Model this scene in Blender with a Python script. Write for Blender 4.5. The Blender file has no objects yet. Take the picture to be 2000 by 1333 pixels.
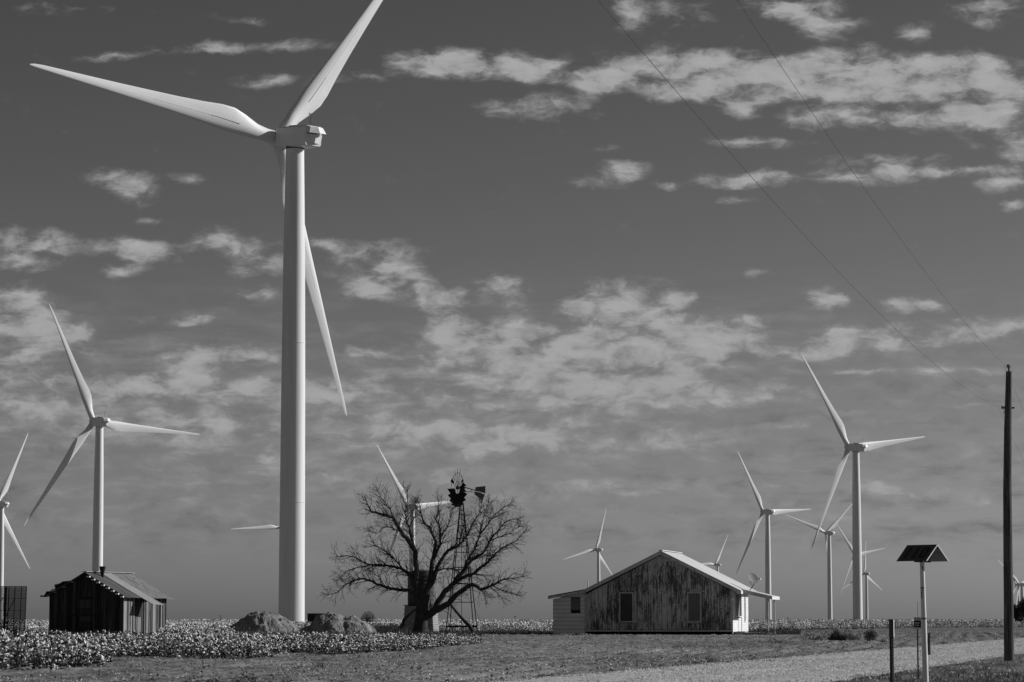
import bpy, math, random
import numpy as np
from mathutils import Vector, Matrix
R = math.radians
SC = bpy.context.scene
COL = SC.collection
random.seed(7)
rng = np.random.default_rng(7)

# ------------------------------------------------------------------ camera
F = 5556.0; HC = 1.15; PITCH = math.atan(542.5 / F)
cam_d = bpy.data.cameras.new('camera'); cam_d.sensor_width = 36.0
cam_d.lens = F / 2000 * 36; cam_d.clip_start = 0.5; cam_d.clip_end = 40000
cam = bpy.data.objects.new('camera', cam_d); COL.objects.link(cam)
cam.location = (0, 0, HC); cam.rotation_euler = (math.pi / 2 + PITCH, 0, 0)
SC.camera = cam

def ray(px, py):
    u = (px - 1000) / F; v = (666.5 - py) / F
    d = math.cos(PITCH) - v * math.sin(PITCH)
    return u / d, (math.sin(PITCH) + v * math.cos(PITCH)) / d
def P(px, py, D):
    a, b = ray(px, py); return Vector((a * D, D, HC + b * D))

# ------------------------------------------------------------------ light
SUN_AZ, SUN_EL = R(106), R(25)      # azimuth counted from the direction facing the camera, towards the right
sun_dir = Vector((math.sin(SUN_AZ) * math.cos(SUN_EL), -math.cos(SUN_AZ) * math.cos(SUN_EL), math.sin(SUN_EL)))
sd = bpy.data.lights.new('sun', 'SUN'); sd.energy = 4.7; sd.angle = R(0.5); sd.color = (1, 1, 1)
sun = bpy.data.objects.new('sun', sd); COL.objects.link(sun)
sun.rotation_euler = sun_dir.to_track_quat('Z', 'Y').to_euler()
SC.view_settings.view_transform = 'Standard'; SC.view_settings.look = 'None'
SC.view_settings.exposure = 0; SC.view_settings.gamma = 1
try: SC.view_settings.use_curve_mapping = False
except Exception: pass
SC.cycles.max_bounces = 5; SC.cycles.diffuse_bounces = 2; SC.cycles.glossy_bounces = 2
SC.cycles.transparent_max_bounces = 6

world = bpy.data.worlds.new('World'); SC.world = world; world.use_nodes = True
SKY_STRENGTH, SKY_GAIN, SKY_POW = 0.10, 0.185, 1.5
CLOUDS = [  # direction boxes: centre px, py, half width, half height, weight
 (800,125,50,22,.6),(870,120,90,28,.9),(1050,132,95,30,.95),(1155,162,75,26,.95),(1290,118,130,26,.6),(1330,172,95,32,1),
 (1450,130,140,32,.8),(1440,165,110,36,.9),(1600,142,150,42,.95),(1760,152,130,46,.95),(1870,195,80,32,.9),(1965,160,75,38,.95),
 (1880,115,80,16,.6),(1690,222,110,28,.75),(1570,240,60,24,.75),(1450,212,48,20,.75),(1060,210,130,24,.65),(1232,28,40,36,.75),
 (1325,25,70,34,.4),(1500,15,60,22,.6),(1570,18,90,24,.7),(1620,48,80,30,.6),(1790,64,42,22,.8),(1935,20,85,30,.65),
 (1680,92,46,16,.5),(1480,277,110,11,.75),(1170,293,45,10,.5),(1225,330,60,18,.65),(1190,352,85,14,.55),(1450,352,100,17,.85),
 (1300,360,36,10,.5),(1680,345,150,17,.85),(1720,315,150,13,.5),(1850,335,130,9,.8),(1930,245,95,36,.75),(1990,300,50,36,.55),
 (1985,405,32,13,.75),(1440,393,55,8,.5),(1960,362,70,18,.55),
 (500,92,200,13,.42),(540,160,110,12,.5),(700,150,80,12,.5),(360,102,90,7,.3),(210,110,70,10,.3),(490,40,50,11,.35),(120,15,120,14,.3),
 (225,345,75,18,.55),(265,378,52,22,.6),(370,350,45,11,.32),
 (70,478,120,28,.8),(30,520,80,18,.5),(250,485,75,22,.65),(300,500,60,26,.6),(240,532,56,15,.7),(415,472,55,28,.7),(510,505,70,38,.7),
 (490,578,56,20,.7),(745,520,110,46,.85),(720,568,72,22,.9),(625,475,50,15,.4),(870,590,80,30,.6),(975,565,80,32,.6),(290,432,46,9,.35),
 (40,600,90,40,.85),(60,690,150,50,.6),(370,627,110,14,.42),(440,690,130,26,.85),(350,710,70,20,.6),(700,692,110,14,.42),
 (1220,585,120,38,.75),(1110,603,50,20,.7),(1327,595,38,26,.9),(1490,531,50,10,.65),(1630,588,60,26,.95),(1760,595,66,15,.5),
 (1830,595,36,16,.55),(1740,655,180,26,1),(1650,672,90,22,.95),(1950,643,110,24,1),(1480,625,44,16,.65),
 (1130,670,320,60,.7),(930,665,130,36,.5),(1330,690,220,44,.65),(1110,735,160,40,.4),(1345,720,70,36,.45),(1250,650,140,24,.4),
 (860,790,500,56,.42),(1090,860,380,34,.48),(1420,765,300,26,.5),(200,770,420,40,.48),(380,745,200,26,.4),(500,860,500,40,.36),(700,930,700,40,.3),
 (1700,727,150,8,.6),(1900,723,100,7,.5),(1770,962,110,15,.9),(1680,950,50,12,.8),(1520,948,60,6,.8),(1520,835,90,5,.5),(1850,832,60,4,.4),
 (1170,960,160,22,.4),(900,720,160,30,.4),(1200,780,260,34,.5),(620,760,160,26,.35),(950,860,200,26,.4),(1330,860,120,20,.45),(330,830,220,26,.4),(90,800,150,40,.45),(930,135,120,22,.5),(1210,150,90,26,.5),(1520,180,110,26,.7),(1700,175,110,26,.7),(1860,150,110,30,.6),(1930,200,80,30,.6),(1780,240,70,24,.6),(880,640,60,20,.4),(1400,640,110,24,.4),(1560,690,90,18,.5),(820,560,40,20,.4),(60,640,120,30,.5),(150,650,60,20,.4),(1900,790,80,5,.4),(1960,905,60,8,.5),(1930,980,80,14,.5),(1600,1010,400,12,.25)]
def sky_nodes():
    nt = world.node_tree; N = nt.nodes; L = nt.links; N.clear()
    def m(op, a, b=None, c=None, clamp=False):
        n = N.new('ShaderNodeMath'); n.operation = op; n.use_clamp = clamp
        for i, v in enumerate((a, b, c)):
            if v is None: continue
            if isinstance(v, (int, float)): n.inputs[i].default_value = v
            else: L.new(v, n.inputs[i])
        return n.outputs[0]
    sky = N.new('ShaderNodeTexSky'); sky.sky_type = 'NISHITA'; sky.sun_disc = False
    sky.sun_elevation = SUN_EL; sky.sun_rotation = math.atan2(sun_dir.x, sun_dir.y)
    sky.air_density = 1.0; sky.dust_density = 0.7; sky.ozone_density = 1.0
    sep = N.new('ShaderNodeSeparateColor'); L.new(sky.outputs[0], sep.inputs[0])
    # black and white film behind a red filter
    bw = m('ADD', m('MULTIPLY', sep.outputs[0], 0.9), m('MULTIPLY', sep.outputs[1], 0.1))
    bw = m('MULTIPLY', m('POWER', m('MINIMUM', bw, 9.0), SKY_POW), SKY_GAIN)
    tc = N.new('ShaderNodeTexCoord'); sx = N.new('ShaderNodeSeparateXYZ'); L.new(tc.outputs['Generated'], sx.inputs[0])
    X, Y, Z = sx.outputs
    yy = m('MAXIMUM', Y, 0.05)
    u = m('DIVIDE', X, yy); v = m('DIVIDE', Z, yy)
    # warped coordinates give the clouds their ragged outlines
    cb = N.new('ShaderNodeCombineXYZ'); L.new(u, cb.inputs[0]); L.new(v, cb.inputs[1])
    def noise(vec, scale, detail, rough, sc=(1, 1, 1), rot=0, dist=0.0):
        mp = N.new('ShaderNodeMapping'); mp.inputs['Scale'].default_value = sc; mp.inputs['Rotation'].default_value = (0, 0, rot)
        L.new(vec, mp.inputs[0])
        n = N.new('ShaderNodeTexNoise'); n.inputs['Scale'].default_value = scale; n.inputs['Detail'].default_value = detail
        n.inputs['Roughness'].default_value = rough; n.inputs['Distortion'].default_value = dist
        L.new(mp.outputs[0], n.inputs['Vector']); return n
    wn = noise(cb.outputs[0], 55, 4, 0.6, (1, 2.2, 1))
    vs = N.new('ShaderNodeVectorMath'); vs.operation = 'MULTIPLY_ADD'
    L.new(wn.outputs['Color'], vs.inputs[0]); vs.inputs[1].default_value = (0.011, 0.006, 0); vs.inputs[2].default_value = (-0.0055, -0.003, 0)
    wa = N.new('ShaderNodeVectorMath'); wa.operation = 'ADD'; L.new(vs.outputs[0], wa.inputs[0]); L.new(cb.outputs[0], wa.inputs[1])
    acc = None
    for (px, py, rx, ry, w) in CLOUDS:
        cu, cv = ray(px, py); rx = rx * 1.25 / F; ry = ry * 1.5 / F
        mp = N.new('ShaderNodeMapping'); L.new(wa.outputs[0], mp.inputs[0])
        mp.inputs['Scale'].default_value = (1 / rx, 1 / ry, 1); mp.inputs['Location'].default_value = (-cu / rx, -cv / ry, 0)
        g = N.new('ShaderNodeTexGradient'); g.gradient_type = 'SPHERICAL'; L.new(mp.outputs[0], g.inputs[0])
        acc = m('MULTIPLY_ADD', g.outputs['Fac'], w*.78+.22, acc if acc is not None else 0.0)
    # beyond the frame the same kind of cloud goes on at random
    far = noise(tc.outputs['Generated'], 5.0, 4, 0.5, (1, 1, 3.2))
    out = m('MAXIMUM', m('MULTIPLY', m('SUBTRACT', m('ABSOLUTE', u), 0.19), 12, clamp=True), m('MULTIPLY', m('SUBTRACT', v, 0.225), 25, clamp=True))
    out = m('MAXIMUM', out, m('LESS_THAN', Y, 0.05))
    rnd = m('MULTIPLY', m('MULTIPLY', m('SUBTRACT', far.outputs['Fac'], 0.5), 4.5, clamp=True), out)
    up = m('MULTIPLY', Z, 30, clamp=True)
    rnd = m('MULTIPLY', rnd, up)
    acc = m('ADD', m('MINIMUM', acc, 1.15), rnd)
    n1 = noise(wa.outputs[0], 66, 9, 0.58, (1, 2.1, 1), R(-9), 0.15)
    n2 = noise(wa.outputs[0], 190, 8, 0.68, (1, 1.6, 1), R(12), 0.0)
    n3 = noise(wa.outputs[0], 26, 9, 0.66, (1, 7.0, 1), R(-2))
    tex = m('ADD', m('MULTIPLY', m('SUBTRACT', n1.outputs['Fac'], 0.5), 4.3), m('MULTIPLY', m('SUBTRACT', n2.outputs['Fac'], 0.5), 1.4))
    dens = m('ADD', m('MULTIPLY_ADD', m('MINIMUM', acc, 0.82), 1.4, -0.05), m('MULTIPLY', tex, m('MULTIPLY_ADD', m('MINIMUM', acc, 0.7), 0.75, 0.30)))
    ss = N.new('ShaderNodeMapRange'); ss.interpolation_type = 'SMOOTHSTEP'; L.new(dens, ss.inputs[0])
    ss.inputs[1].default_value = 0.06; ss.inputs[2].default_value = 1.2; ss.inputs[3].default_value = 0; ss.inputs[4].default_value = 0.92
    # low thin veil of streaks towards the horizon
    vm = N.new('ShaderNodeMapRange'); vm.interpolation_type = 'SMOOTHSTEP'; L.new(v, vm.inputs[0])
    vm.inputs[1].default_value = 0.13; vm.inputs[2].default_value = 0.07; vm.inputs[3].default_value = 0; vm.inputs[4].default_value = 1
    vl = N.new('ShaderNodeMapRange'); vl.interpolation_type = 'SMOOTHSTEP'; L.new(v, vl.inputs[0])
    vl.inputs[1].default_value = 0.012; vl.inputs[2].default_value = 0.035; vl.inputs[3].default_value = 0; vl.inputs[4].default_value = 1
    veil = m('MULTIPLY', m('MULTIPLY', vm.outputs[0], vl.outputs[0]), m('MULTIPLY', m('SUBTRACT', n3.outputs['Fac'], 0.385), 3.4, clamp=True))
    a = m('MAXIMUM', ss.outputs[0], veil)
    # thickness gives brighter cores
    br = m('MULTIPLY_ADD', n1.outputs['Fac'], 3.2, m('MULTIPLY_ADD', m('MINIMUM', dens, 1.3), 1.0, 0.75))
    hz = N.new('ShaderNodeMapRange'); L.new(v, hz.inputs[0]); hz.inputs[1].default_value = 0.02; hz.inputs[2].default_value = 0.14
    hz.inputs[3].default_value = 0.86; hz.inputs[4].default_value = 1.0
    br = m('MULTIPLY', br, hz.outputs[0])
    fin = m('ADD', m('MULTIPLY', bw, m('SUBTRACT', 1.0, a)), m('MULTIPLY', br, a))
    bg = N.new('ShaderNodeBackground'); bg.inputs['Strength'].default_value = SKY_STRENGTH
    cc = N.new('ShaderNodeCombineColor')
    for i in range(3): L.new(fin, cc.inputs[i])
    L.new(cc.outputs[0], bg.inputs['Color'])
    o = N.new('ShaderNodeOutputWorld'); L.new(bg.outputs[0], o.inputs['Surface'])
sky_nodes()
try:
    world.cycles.sampling_method = 'MANUAL'; world.cycles.sample_map_resolution = 512
except Exception: pass

# ------------------------------------------------------------------ helpers
def tag(o, label=None, cat=None, group=None, kind=None):
    if label: o['label'] = label
    if cat: o['category'] = cat
    if group: o['group'] = group
    if kind: o['kind'] = kind
    return o
def empty(name, loc, rz=0, label=None, cat=None, group=None):
    o = bpy.data.objects.new(name, None); COL.objects.link(o); o.empty_display_size = 0.3
    o.location = loc; o.rotation_euler = (0, 0, rz); tag(o, label, cat, group); return o
def link_mesh(name, me, parent=None):
    o = bpy.data.objects.new(name, me); COL.objects.link(o)
    if parent: o.parent = parent
    return o
def copy_tree(o, parent=None, skip=()):
    c = o.copy(); COL.objects.link(c)
    if parent: c.parent = parent
    for ch in list(o.children):
        if ch.name.split('.')[0] in skip: continue
        copy_tree(ch, c, skip)
    return c
class MB:
    def __init__(s): s.v = []; s.f = []
    def add(s, vs, fs):
        n = len(s.v); s.v += [tuple(p) for p in vs]; s.f += [tuple(i + n for i in f) for f in fs]; return s
    def box(s, x0, x1, y0, y1, z0, z1):
        return s.add([(x0,y0,z0),(x1,y0,z0),(x1,y1,z0),(x0,y1,z0),(x0,y0,z1),(x1,y0,z1),(x1,y1,z1),(x0,y1,z1)],
                     [(0,3,2,1),(4,5,6,7),(0,1,5,4),(1,2,6,5),(2,3,7,6),(3,0,4,7)])
    def prism(s, poly, axis, a, b):     # polygon in the plane normal to axis, pushed from a to b
        def pt(p, t): return {'y': (p[0], t, p[1]), 'x': (t, p[0], p[1]), 'z': (p[0], p[1], t)}[axis]
        n = len(poly)
        return s.add([pt(p, a) for p in poly] + [pt(p, b) for p in poly],
                     [tuple(range(n)), tuple(range(2*n-1, n-1, -1))] + [(i, i+n, (i+1) % n + n, (i+1) % n) for i in range(n)])
    def beam(s, a, b, w, h=None, up=(0, 0, 1)):
        a = Vector(a); b = Vector(b); h = h or w; d = (b - a).normalized(); up = Vector(up)
        if abs(d.dot(up)) > 0.98: up = Vector((1, 0, 0))
        r = d.cross(up).normalized(); q = r.cross(d)
        vs = [p + r*w/2*i + q*h/2*j for p in (a, b) for (i, j) in ((-1,-1),(1,-1),(1,1),(-1,1))]
        return s.add(vs, [(0,3,2,1),(4,5,6,7),(0,1,5,4),(1,2,6,5),(2,3,7,6),(3,0,4,7)])
    def tube(s, pts, rad, n=6, cap=True):
        pts = [Vector(p) for p in pts]; k = len(pts)
        if not hasattr(rad, '__len__'): rad = [rad] * k
        ref = Vector((0.31, 0.87, 0.38)); vs = []
        for i, p in enumerate(pts):
            d = (pts[min(i+1, k-1)] - pts[max(i-1, 0)]).normalized()
            x = d.cross(ref)
            if x.length < 0.05: x = d.cross(Vector((1, 0, 0)))
            x.normalize(); y = d.cross(x)
            for j in range(n):
                t = 2*math.pi*j/n; vs.append(p + (x*math.cos(t) + y*math.sin(t)) * rad[i])
        fs = [(i*n+j, i*n+(j+1) % n, (i+1)*n+(j+1) % n, (i+1)*n+j) for i in range(k-1) for j in range(n)]
        if cap: fs += [tuple(range(n-1, -1, -1)), tuple(range((k-1)*n, k*n))]
        return s.add(vs, fs)
    def lathe(s, prof, n=32, c=(0, 0, 0)):    # (r, z)
        vs = [(c[0]+r*math.cos(2*math.pi*j/n), c[1]+r*math.sin(2*math.pi*j/n), c[2]+z) for r, z in prof for j in range(n)]
        k = len(prof)
        return s.add(vs, [(i*n+j, i*n+(j+1) % n, (i+1)*n+(j+1) % n, (i+1)*n+j) for i in range(k-1) for j in range(n)] + [tuple(range(n-1,-1,-1)), tuple(range((k-1)*n, k*n))])
    def mesh(s, name, mat, smooth=False):
        me = bpy.data.meshes.new(name); me.from_pydata(s.v, [], s.f); me.materials.append(mat)
        if smooth:
            me.polygons.foreach_set('use_smooth', [True] * len(me.polygons))
            try: me.set_sharp_from_angle(angle=R(40))
            except Exception: pass
        me.update(); return me
    def build(s, name, mat, parent=None, smooth=False):
        return link_mesh(name, s.mesh(name, mat, smooth), parent)
def np_mesh(name, V, T, mats, midx=None, smooth=False):   # V (n,3); T (m,3|4)
    me = bpy.data.meshes.new(name); k = T.shape[1]; m_ = len(T)
    me.vertices.add(len(V)); me.vertices.foreach_set('co', V.astype(np.float32).ravel())
    me.loops.add(m_ * k); me.loops.foreach_set('vertex_index', T.astype(np.int32).ravel())
    me.polygons.add(m_); me.polygons.foreach_set('loop_start', np.arange(m_, dtype=np.int32) * k)
    try: me.polygons.foreach_set('loop_total', np.full(m_, k, dtype=np.int32))
    except Exception: pass
    for mm in mats: me.materials.append(mm)
    if midx is not None: me.polygons.foreach_set('material_index', midx.astype(np.int32))
    me.polygons.foreach_set('use_smooth', np.full(m_, smooth, dtype=bool))
    me.update(calc_edges=True); return me

def lattice(seed, n=256):
    return np.random.default_rng(seed).random((n, n))
LAT = [lattice(s) for s in range(11, 17)]
def vnoise(x, y, k=0):
    g = LAT[k % 6]; n = g.shape[0]
    xi = np.floor(x).astype(int); yi = np.floor(y).astype(int); fx = x - xi; fy = y - yi
    fx = fx*fx*(3-2*fx); fy = fy*fy*(3-2*fy)
    a = g[xi % n, yi % n]; b = g[(xi+1) % n, yi % n]; c = g[xi % n, (yi+1) % n]; d = g[(xi+1) % n, (yi+1) % n]
    return (a*(1-fx)+b*fx)*(1-fy) + (c*(1-fx)+d*fx)*fy - 0.5
def fbm(x, y, o=4, k=0, r=0.5):
    t = 0; a = 1
    for i in range(o): t = t + a*vnoise(x*2**i+i*17.3, y*2**i+i*5.1, k+i); a *= r
    return t
def sstep(a, b, x): t = np.clip((x-a)/(b-a), 0, 1); return t*t*(3-2*t)

# ------------------------------------------------------------------ materials (all neutral greys: the photograph is black and white)
def mat(name, lo, hi=None, scale=3.0, sc=(1, 1, 1), rough=0.8, detail=5, bump=0.0, bscale=None, bsc=None, metal=0.0, spec=0.4,
        fine=None, contrast=1.0, rand=0.0, extra=None, dist=0.02):
    hi = lo if hi is None else hi
    M = bpy.data.materials.new(name); M.use_nodes = True; N = M.node_tree.nodes; L = M.node_tree.links
    b = N['Principled BSDF']; b.inputs['Roughness'].default_value = rough; b.inputs['Metallic'].default_value = metal
    b.inputs['Specular IOR Level'].default_value = spec
    tc = N.new('ShaderNodeTexCoord')
    def noise(scl, s, det=detail, rg=0.6, rot=0.0):
        mp = N.new('ShaderNodeMapping'); mp.vector_type = 'TEXTURE' if rot else 'POINT'; mp.inputs['Scale'].default_value = tuple(1/q for q in s) if rot else s; mp.inputs['Rotation'].default_value = (0, 0, rot); L.new(tc.outputs['Object'], mp.inputs[0])
        n = N.new('ShaderNodeTexNoise'); n.inputs['Scale'].default_value = scl; n.inputs['Detail'].default_value = det
        n.inputs['Roughness'].default_value = rg; L.new(mp.outputs[0], n.inputs['Vector']); return n.outputs['Fac']
    def m(op, a, c, d=None, clamp=False):
        n = N.new('ShaderNodeMath'); n.operation = op; n.use_clamp = clamp
        for i, v in enumerate((a, c, d)):
            if v is None: continue
            if isinstance(v, (int, float)): n.inputs[i].default_value = v
            else: L.new(v, n.inputs[i])
        return n.outputs[0]
    f = m('MULTIPLY_ADD', m('SUBTRACT', noise(scale, sc), 0.5), 2.4 * contrast, 0.5)
    if fine: f = m('ADD', f, m('MULTIPLY', m('SUBTRACT', noise(fine[0], (1, 1, 1), 3), 0.5), fine[1]))
    if rand:
        oi = N.new('ShaderNodeObjectInfo'); f = m('ADD', f, m('MULTIPLY', m('SUBTRACT', oi.outputs['Random'], 0.5), rand))
    if extra: f = extra(N, L, tc, m, noise, f)
    f = m('MAXIMUM', m('MINIMUM', f, 1.0), 0.0)
    val = m('MULTIPLY_ADD', f, hi - lo, lo)
    cc = N.new('ShaderNodeCombineColor')
    for i in range(3): L.new(val, cc.inputs[i])
    L.new(cc.outputs[0], b.inputs['Base Color'])
    if bump:
        bn = N.new('ShaderNodeBump'); bn.inputs['Strength'].default_value = bump; bn.inputs['Distance'].default_value = dist
        L.new(noise(bscale or scale, bsc or sc, 6), bn.inputs['Height']); L.new(bn.outputs[0], b.inputs['Normal'])
    return M
def peel(N, L, tc, m, noise, f):     # flaking paint: streaks down the boards, patches, fine flakes
    a = noise(1.0, (9, 9, 1.1), 8, 0.75); b = noise(0.55, (1, 1, 0.8), 3); c = noise(9, (2.6, 2.6, 0.8), 5, 0.8)
    oi = N.new('ShaderNodeObjectInfo')
    t = m('ADD', m('MULTIPLY', a, 1.7), m('ADD', m('MULTIPLY', b, 1.0), m('MULTIPLY', c, 1.1)))
    t = m('ADD', t, m('MULTIPLY', m('SUBTRACT', oi.outputs['Random'], 0.5), 0.13))
    t = m('MULTIPLY', m('SUBTRACT', t, 1.79), 4.5, clamp=True)
    return m('ADD', m('MULTIPLY', t, 0.82), m('MULTIPLY', f, 0.2))
M_turb = mat('turbine_white_paint', 0.60, 0.74, scale=1.1, sc=(1, 1, .06), rough=0.45, spec=0.3)
M_turb_dark = mat('turbine_grille', 0.05, 0.08)
M_vg = mat('dark_vortex_strip', 0.12)
M_steel = mat('dark_rusty_steel', 0.012, 0.035, scale=6, rough=0.9, spec=0.1)
M_galv = mat('weathered_galvanised', 0.05, 0.13, scale=3, rough=0.55)
M_bark = mat('bark', 0.02, 0.075, scale=8, sc=(1, 1, .3), rough=0.95, bump=0.8, bscale=18, bsc=(1, 1, .25), spec=0.1)
M_twig = mat('twig_bark', 0.02, 0.05, scale=8, rough=0.95, spec=0.1)
M_peel = mat('peeling_paint_boards', 0.03, 0.66, scale=5, sc=(6, 6, .6), rough=0.9, bump=0.5, bscale=20, bsc=(3, 3, .4), extra=peel, spec=0.15)
M_white = mat('old_white_paint', 0.56, 0.72, scale=2.2, sc=(1, 1, 1), rough=0.75, fine=(30, .5), spec=0.2)
M_trim = mat('weathered_trim_paint', 0.40, 0.66, scale=3.5, rough=0.8, fine=(30, .7), spec=0.2)
M_add = mat('addition_siding_paint', 0.70, 0.82, scale=1.2, rough=0.8, fine=(22, .5), spec=0.2, rand=0.4)
M_roof = mat('pale_metal_roof', 0.5, 0.58, scale=0.8, sc=(1, .4, 1), rough=0.6, fine=(12, .35), spec=0.3)
M_darkroof = mat('dark_roof_edge', 0.05, 0.09)
M_board = mat('window_cover_grey', 0.13, 0.19, scale=2, sc=(4, 4, .5), rough=0.8)
M_screen = mat('window_screen_dark', 0.03, 0.06, scale=5, rough=0.6)
M_void = mat('interior_shade_black', 0.01, 0.015)  # near-black colour stands in for the unlit space behind openings
M_grey_wood = mat('weathered_grey_wood', 0.04, 0.30, scale=2.2, sc=(10, 10, .4), rough=0.95, bump=1.0, bscale=14, bsc=(6, 6, .3), rand=1.0, fine=(40, .5), spec=0.1)
M_dark_wood = mat('dark_weathered_wood', 0.015, 0.075, scale=1.4, sc=(8, 8, .5), rough=0.95, bump=0.8, bscale=12, bsc=(6, 6, .3), rand=0.8, spec=0.05)
M_tin = [mat('dull_corrugated_tin', 0.07, 0.15, scale=1.3, sc=(.5, 2, .5), rough=0.6, fine=(16, .6)),
         mat('bright_corrugated_tin', 0.30, 0.40, scale=1.3, sc=(.5, 2, .5), rough=0.55, fine=(16, .5)),
         mat('mottled_corrugated_tin', 0.13, 0.32, scale=2.4, sc=(1, 2, 1), rough=0.6, fine=(12, 1.2))]
M_block = mat('concrete_block', 0.22, 0.34, scale=3, rough=0.95, fine=(25, .8), spec=0.1)
M_tank = mat('stained_dark_tank', 0.02, 0.055, scale=2, sc=(3, 3, .4), rough=0.8)
M_pole = mat('old_pole_wood', 0.015, 0.16, scale=3, sc=(9, 9, .35), rough=0.95, bump=0.9, bscale=10, bsc=(9, 9, .3), fine=(30, .6), spec=0.08)
M_postw = mat('white_post_paint', 0.55, 0.68, scale=4, sc=(3, 3, .6), rough=0.5, fine=(26, .4))
M_sign = mat('dark_sign_panel', 0.035, 0.055, scale=9, rough=0.55)
M_signin = mat('sign_underside', 0.14, 0.22, scale=9, rough=0.6)
M_black = mat('black_paint', 0.008)
M_blackpost = mat('black_steel_post', 0.012, 0.02, scale=12, rough=0.6)
M_postsleeve = mat('dark_marker_sleeve', 0.04, 0.06, scale=12, rough=0.5)
M_lite = mat('light_paint', 0.6, 0.7)
M_wire = mat('line_wire', 0.04)
M_ceram = mat('insulator_ceramic', 0.12, 0.3, rough=0.25)
M_dirtm = mat('mound_dirt', 0.12, 0.30, scale=2.2, rough=1, bump=1.0, bscale=4, fine=(9, 1.2), spec=0.05, dist=0.12)
M_boll = mat('cotton_boll', 0.60, 0.72, scale=9, rough=1, spec=0.05)
M_leaf = mat('dry_cotton_leaf', 0.03, 0.10, scale=2.5, rough=0.9, spec=0.15)
M_stalk = mat('cotton_stalk', 0.05, 0.09, rough=0.95)
M_weed = mat('dark_weed', 0.045, 0.10, scale=3, rough=0.9, spec=0.1)
M_bush = mat('dry_bush', 0.03, 0.07, scale=2, rough=0.95, spec=0.05)
M_grass = mat('verge_grass', 0.06, 0.15, scale=0.5, rough=0.9, fine=(8, 1.2), spec=0.1)
M_stone = mat('pale_pebble', 0.18, 0.66, scale=5, rough=0.9)
def groundx(N, L, tc, m, noise, f):
    a = noise(0.06, (1, .45, 1), 4); b = noise(1.1, (1.6, .12, 1), 5, .7, R(-9)); c = noise(2.2, (1.5, .05, 1), 4, .7, R(-9))
    return m('ADD', m('MULTIPLY', f, 0.5), m('ADD', m('MULTIPLY', m('SUBTRACT', a, 0.45), 1.2), m('ADD', m('MULTIPLY', m('SUBTRACT', b, 0.5), 1.3), m('MULTIPLY', m('SUBTRACT', c, 0.5), 1.1))))
M_ground = mat('bare_field_soil', 0.07, 0.31, scale=0.7, rough=1, bump=0.7, bscale=9, extra=groundx, fine=(7, 1.1), spec=0.03, dist=0.05)
M_road = mat('pale_gravel', 0.28, 0.54, scale=0.5, sc=(1, .4, 1), rough=1, bump=1.0, bscale=16, fine=(11, 2.6), contrast=.7, spec=0.05, dist=0.05)

# ------------------------------------------------------------------ ground
def pxof(x, y): return 1000 + F * x / np.maximum(y, 1)
RU0, RU1 = (0.10, 51.5), (29.5, 164.0)
rdir = Vector((RU1[0]-RU0[0], RU1[1]-RU0[1])).normalized()          # along the road
rn = Vector((rdir.y, -rdir.x))                                       # to its right
ROADW = 4.9
def road_s(x, y): return (x-RU0[0])*rn.x + (y-RU0[1])*rn.y            # 0 = left edge, ROADW = right edge
def road_t(x, y): return (x-RU0[0])*rdir.x + (y-RU0[1])*rdir.y
NEARX = [-900, 0, 150, 212, 226, 300, 370, 520, 545, 600, 640, 800, 930]
NEARD = [56, 61, 63, 69, 84, 88, 80, 80, 97, 99, 88, 101, 122]
def cotton_mask(x, y):
    px = pxof(x, y); w = 6*vnoise(x*.8, y*.8, 1)
    near = np.interp(px, NEARX, NEARD) + w*.5
    back = np.where(px < 322, 100, np.where(px < 450, 999, np.interp(px, [450, 700, 800, 930], [112, 126, 128, 138]))) + w*.5
    front = (px < 932+w*2) & (y > near) & (y < back)
    bk = np.where(px > 1470, 276 + (px-1480)/520*95, 231) + w*.4
    return front | (y > bk) & ((px < 1068) | (px > 1455) | (y > 300))
def ground_z(x, y):
    s = road_s(x, y)
    offroad = np.clip(np.maximum(-s, s-ROADW) / 0.5, 0, 1)
    near = sstep(30, 45, y) * (1-sstep(240, 300, y))
    dx, dy = math.sin(R(9)), math.cos(R(9)); q = x*dy - y*dx
    row = 0.085*np.sin(2*math.pi*(q+0.15*vnoise(x*.3, y*.08, 2))/0.95) * (0.5+vnoise(x*.25, y*.06, 3)) * (s < 0) * sstep(0.5, 2.5, -s)
    fine = 0.038*fbm(x*1.3, y*1.0, 5, 1, .62) + 0.02*np.maximum(0, fbm(x*6, y*5, 2, 2))
    return near*offroad*(row+fine) - 0.012 + (0.06*vnoise(x*.09, y*.05, 4))*near*offroad
# one sheet: rings round the camera foot, fine inside the view, coarse outside
rr = [1.0]
while rr[-1] < 44: rr.append(rr[-1]*1.12)
while rr[-1] < 245: rr.append(rr[-1] + 0.10*(rr[-1]/51)**1.9)
while rr[-1] < 16000: rr.append(rr[-1]*1.09)
rr = np.array(rr)
an = np.concatenate([np.linspace(-180, -14, 34)[:-1], np.linspace(-14, -11.2, 8)[:-1], np.linspace(-11.2, 11.2, 460), np.linspace(11.2, 14, 8)[1:], np.linspace(14, 180, 34)[1:-1]])
A, RR = np.meshgrid(np.radians(an), rr)
gx = (RR*np.sin(A)).ravel(); gy = (RR*np.cos(A)).ravel()
V = np.stack([gx, gy, ground_z(gx, gy)], 1)
nr, na = len(rr), len(an)
i, j = np.meshgrid(np.arange(nr-1), np.arange(na), indexing='ij'); j2 = (j+1) % na
T = np.stack([i*na+j, i*na+j2, (i+1)*na+j2, (i+1)*na+j], -1).reshape(-1, 4)
V = np.concatenate([V, [[0, 0, -0.012]]]); c = len(V)-1
T = np.concatenate([T, np.stack([np.full(na, c), (np.arange(na)+1) % na, np.arange(na), np.full(na, c)], 1)[:, :]])
tri = T[-na:, :3]; T = T[:-na]
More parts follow.
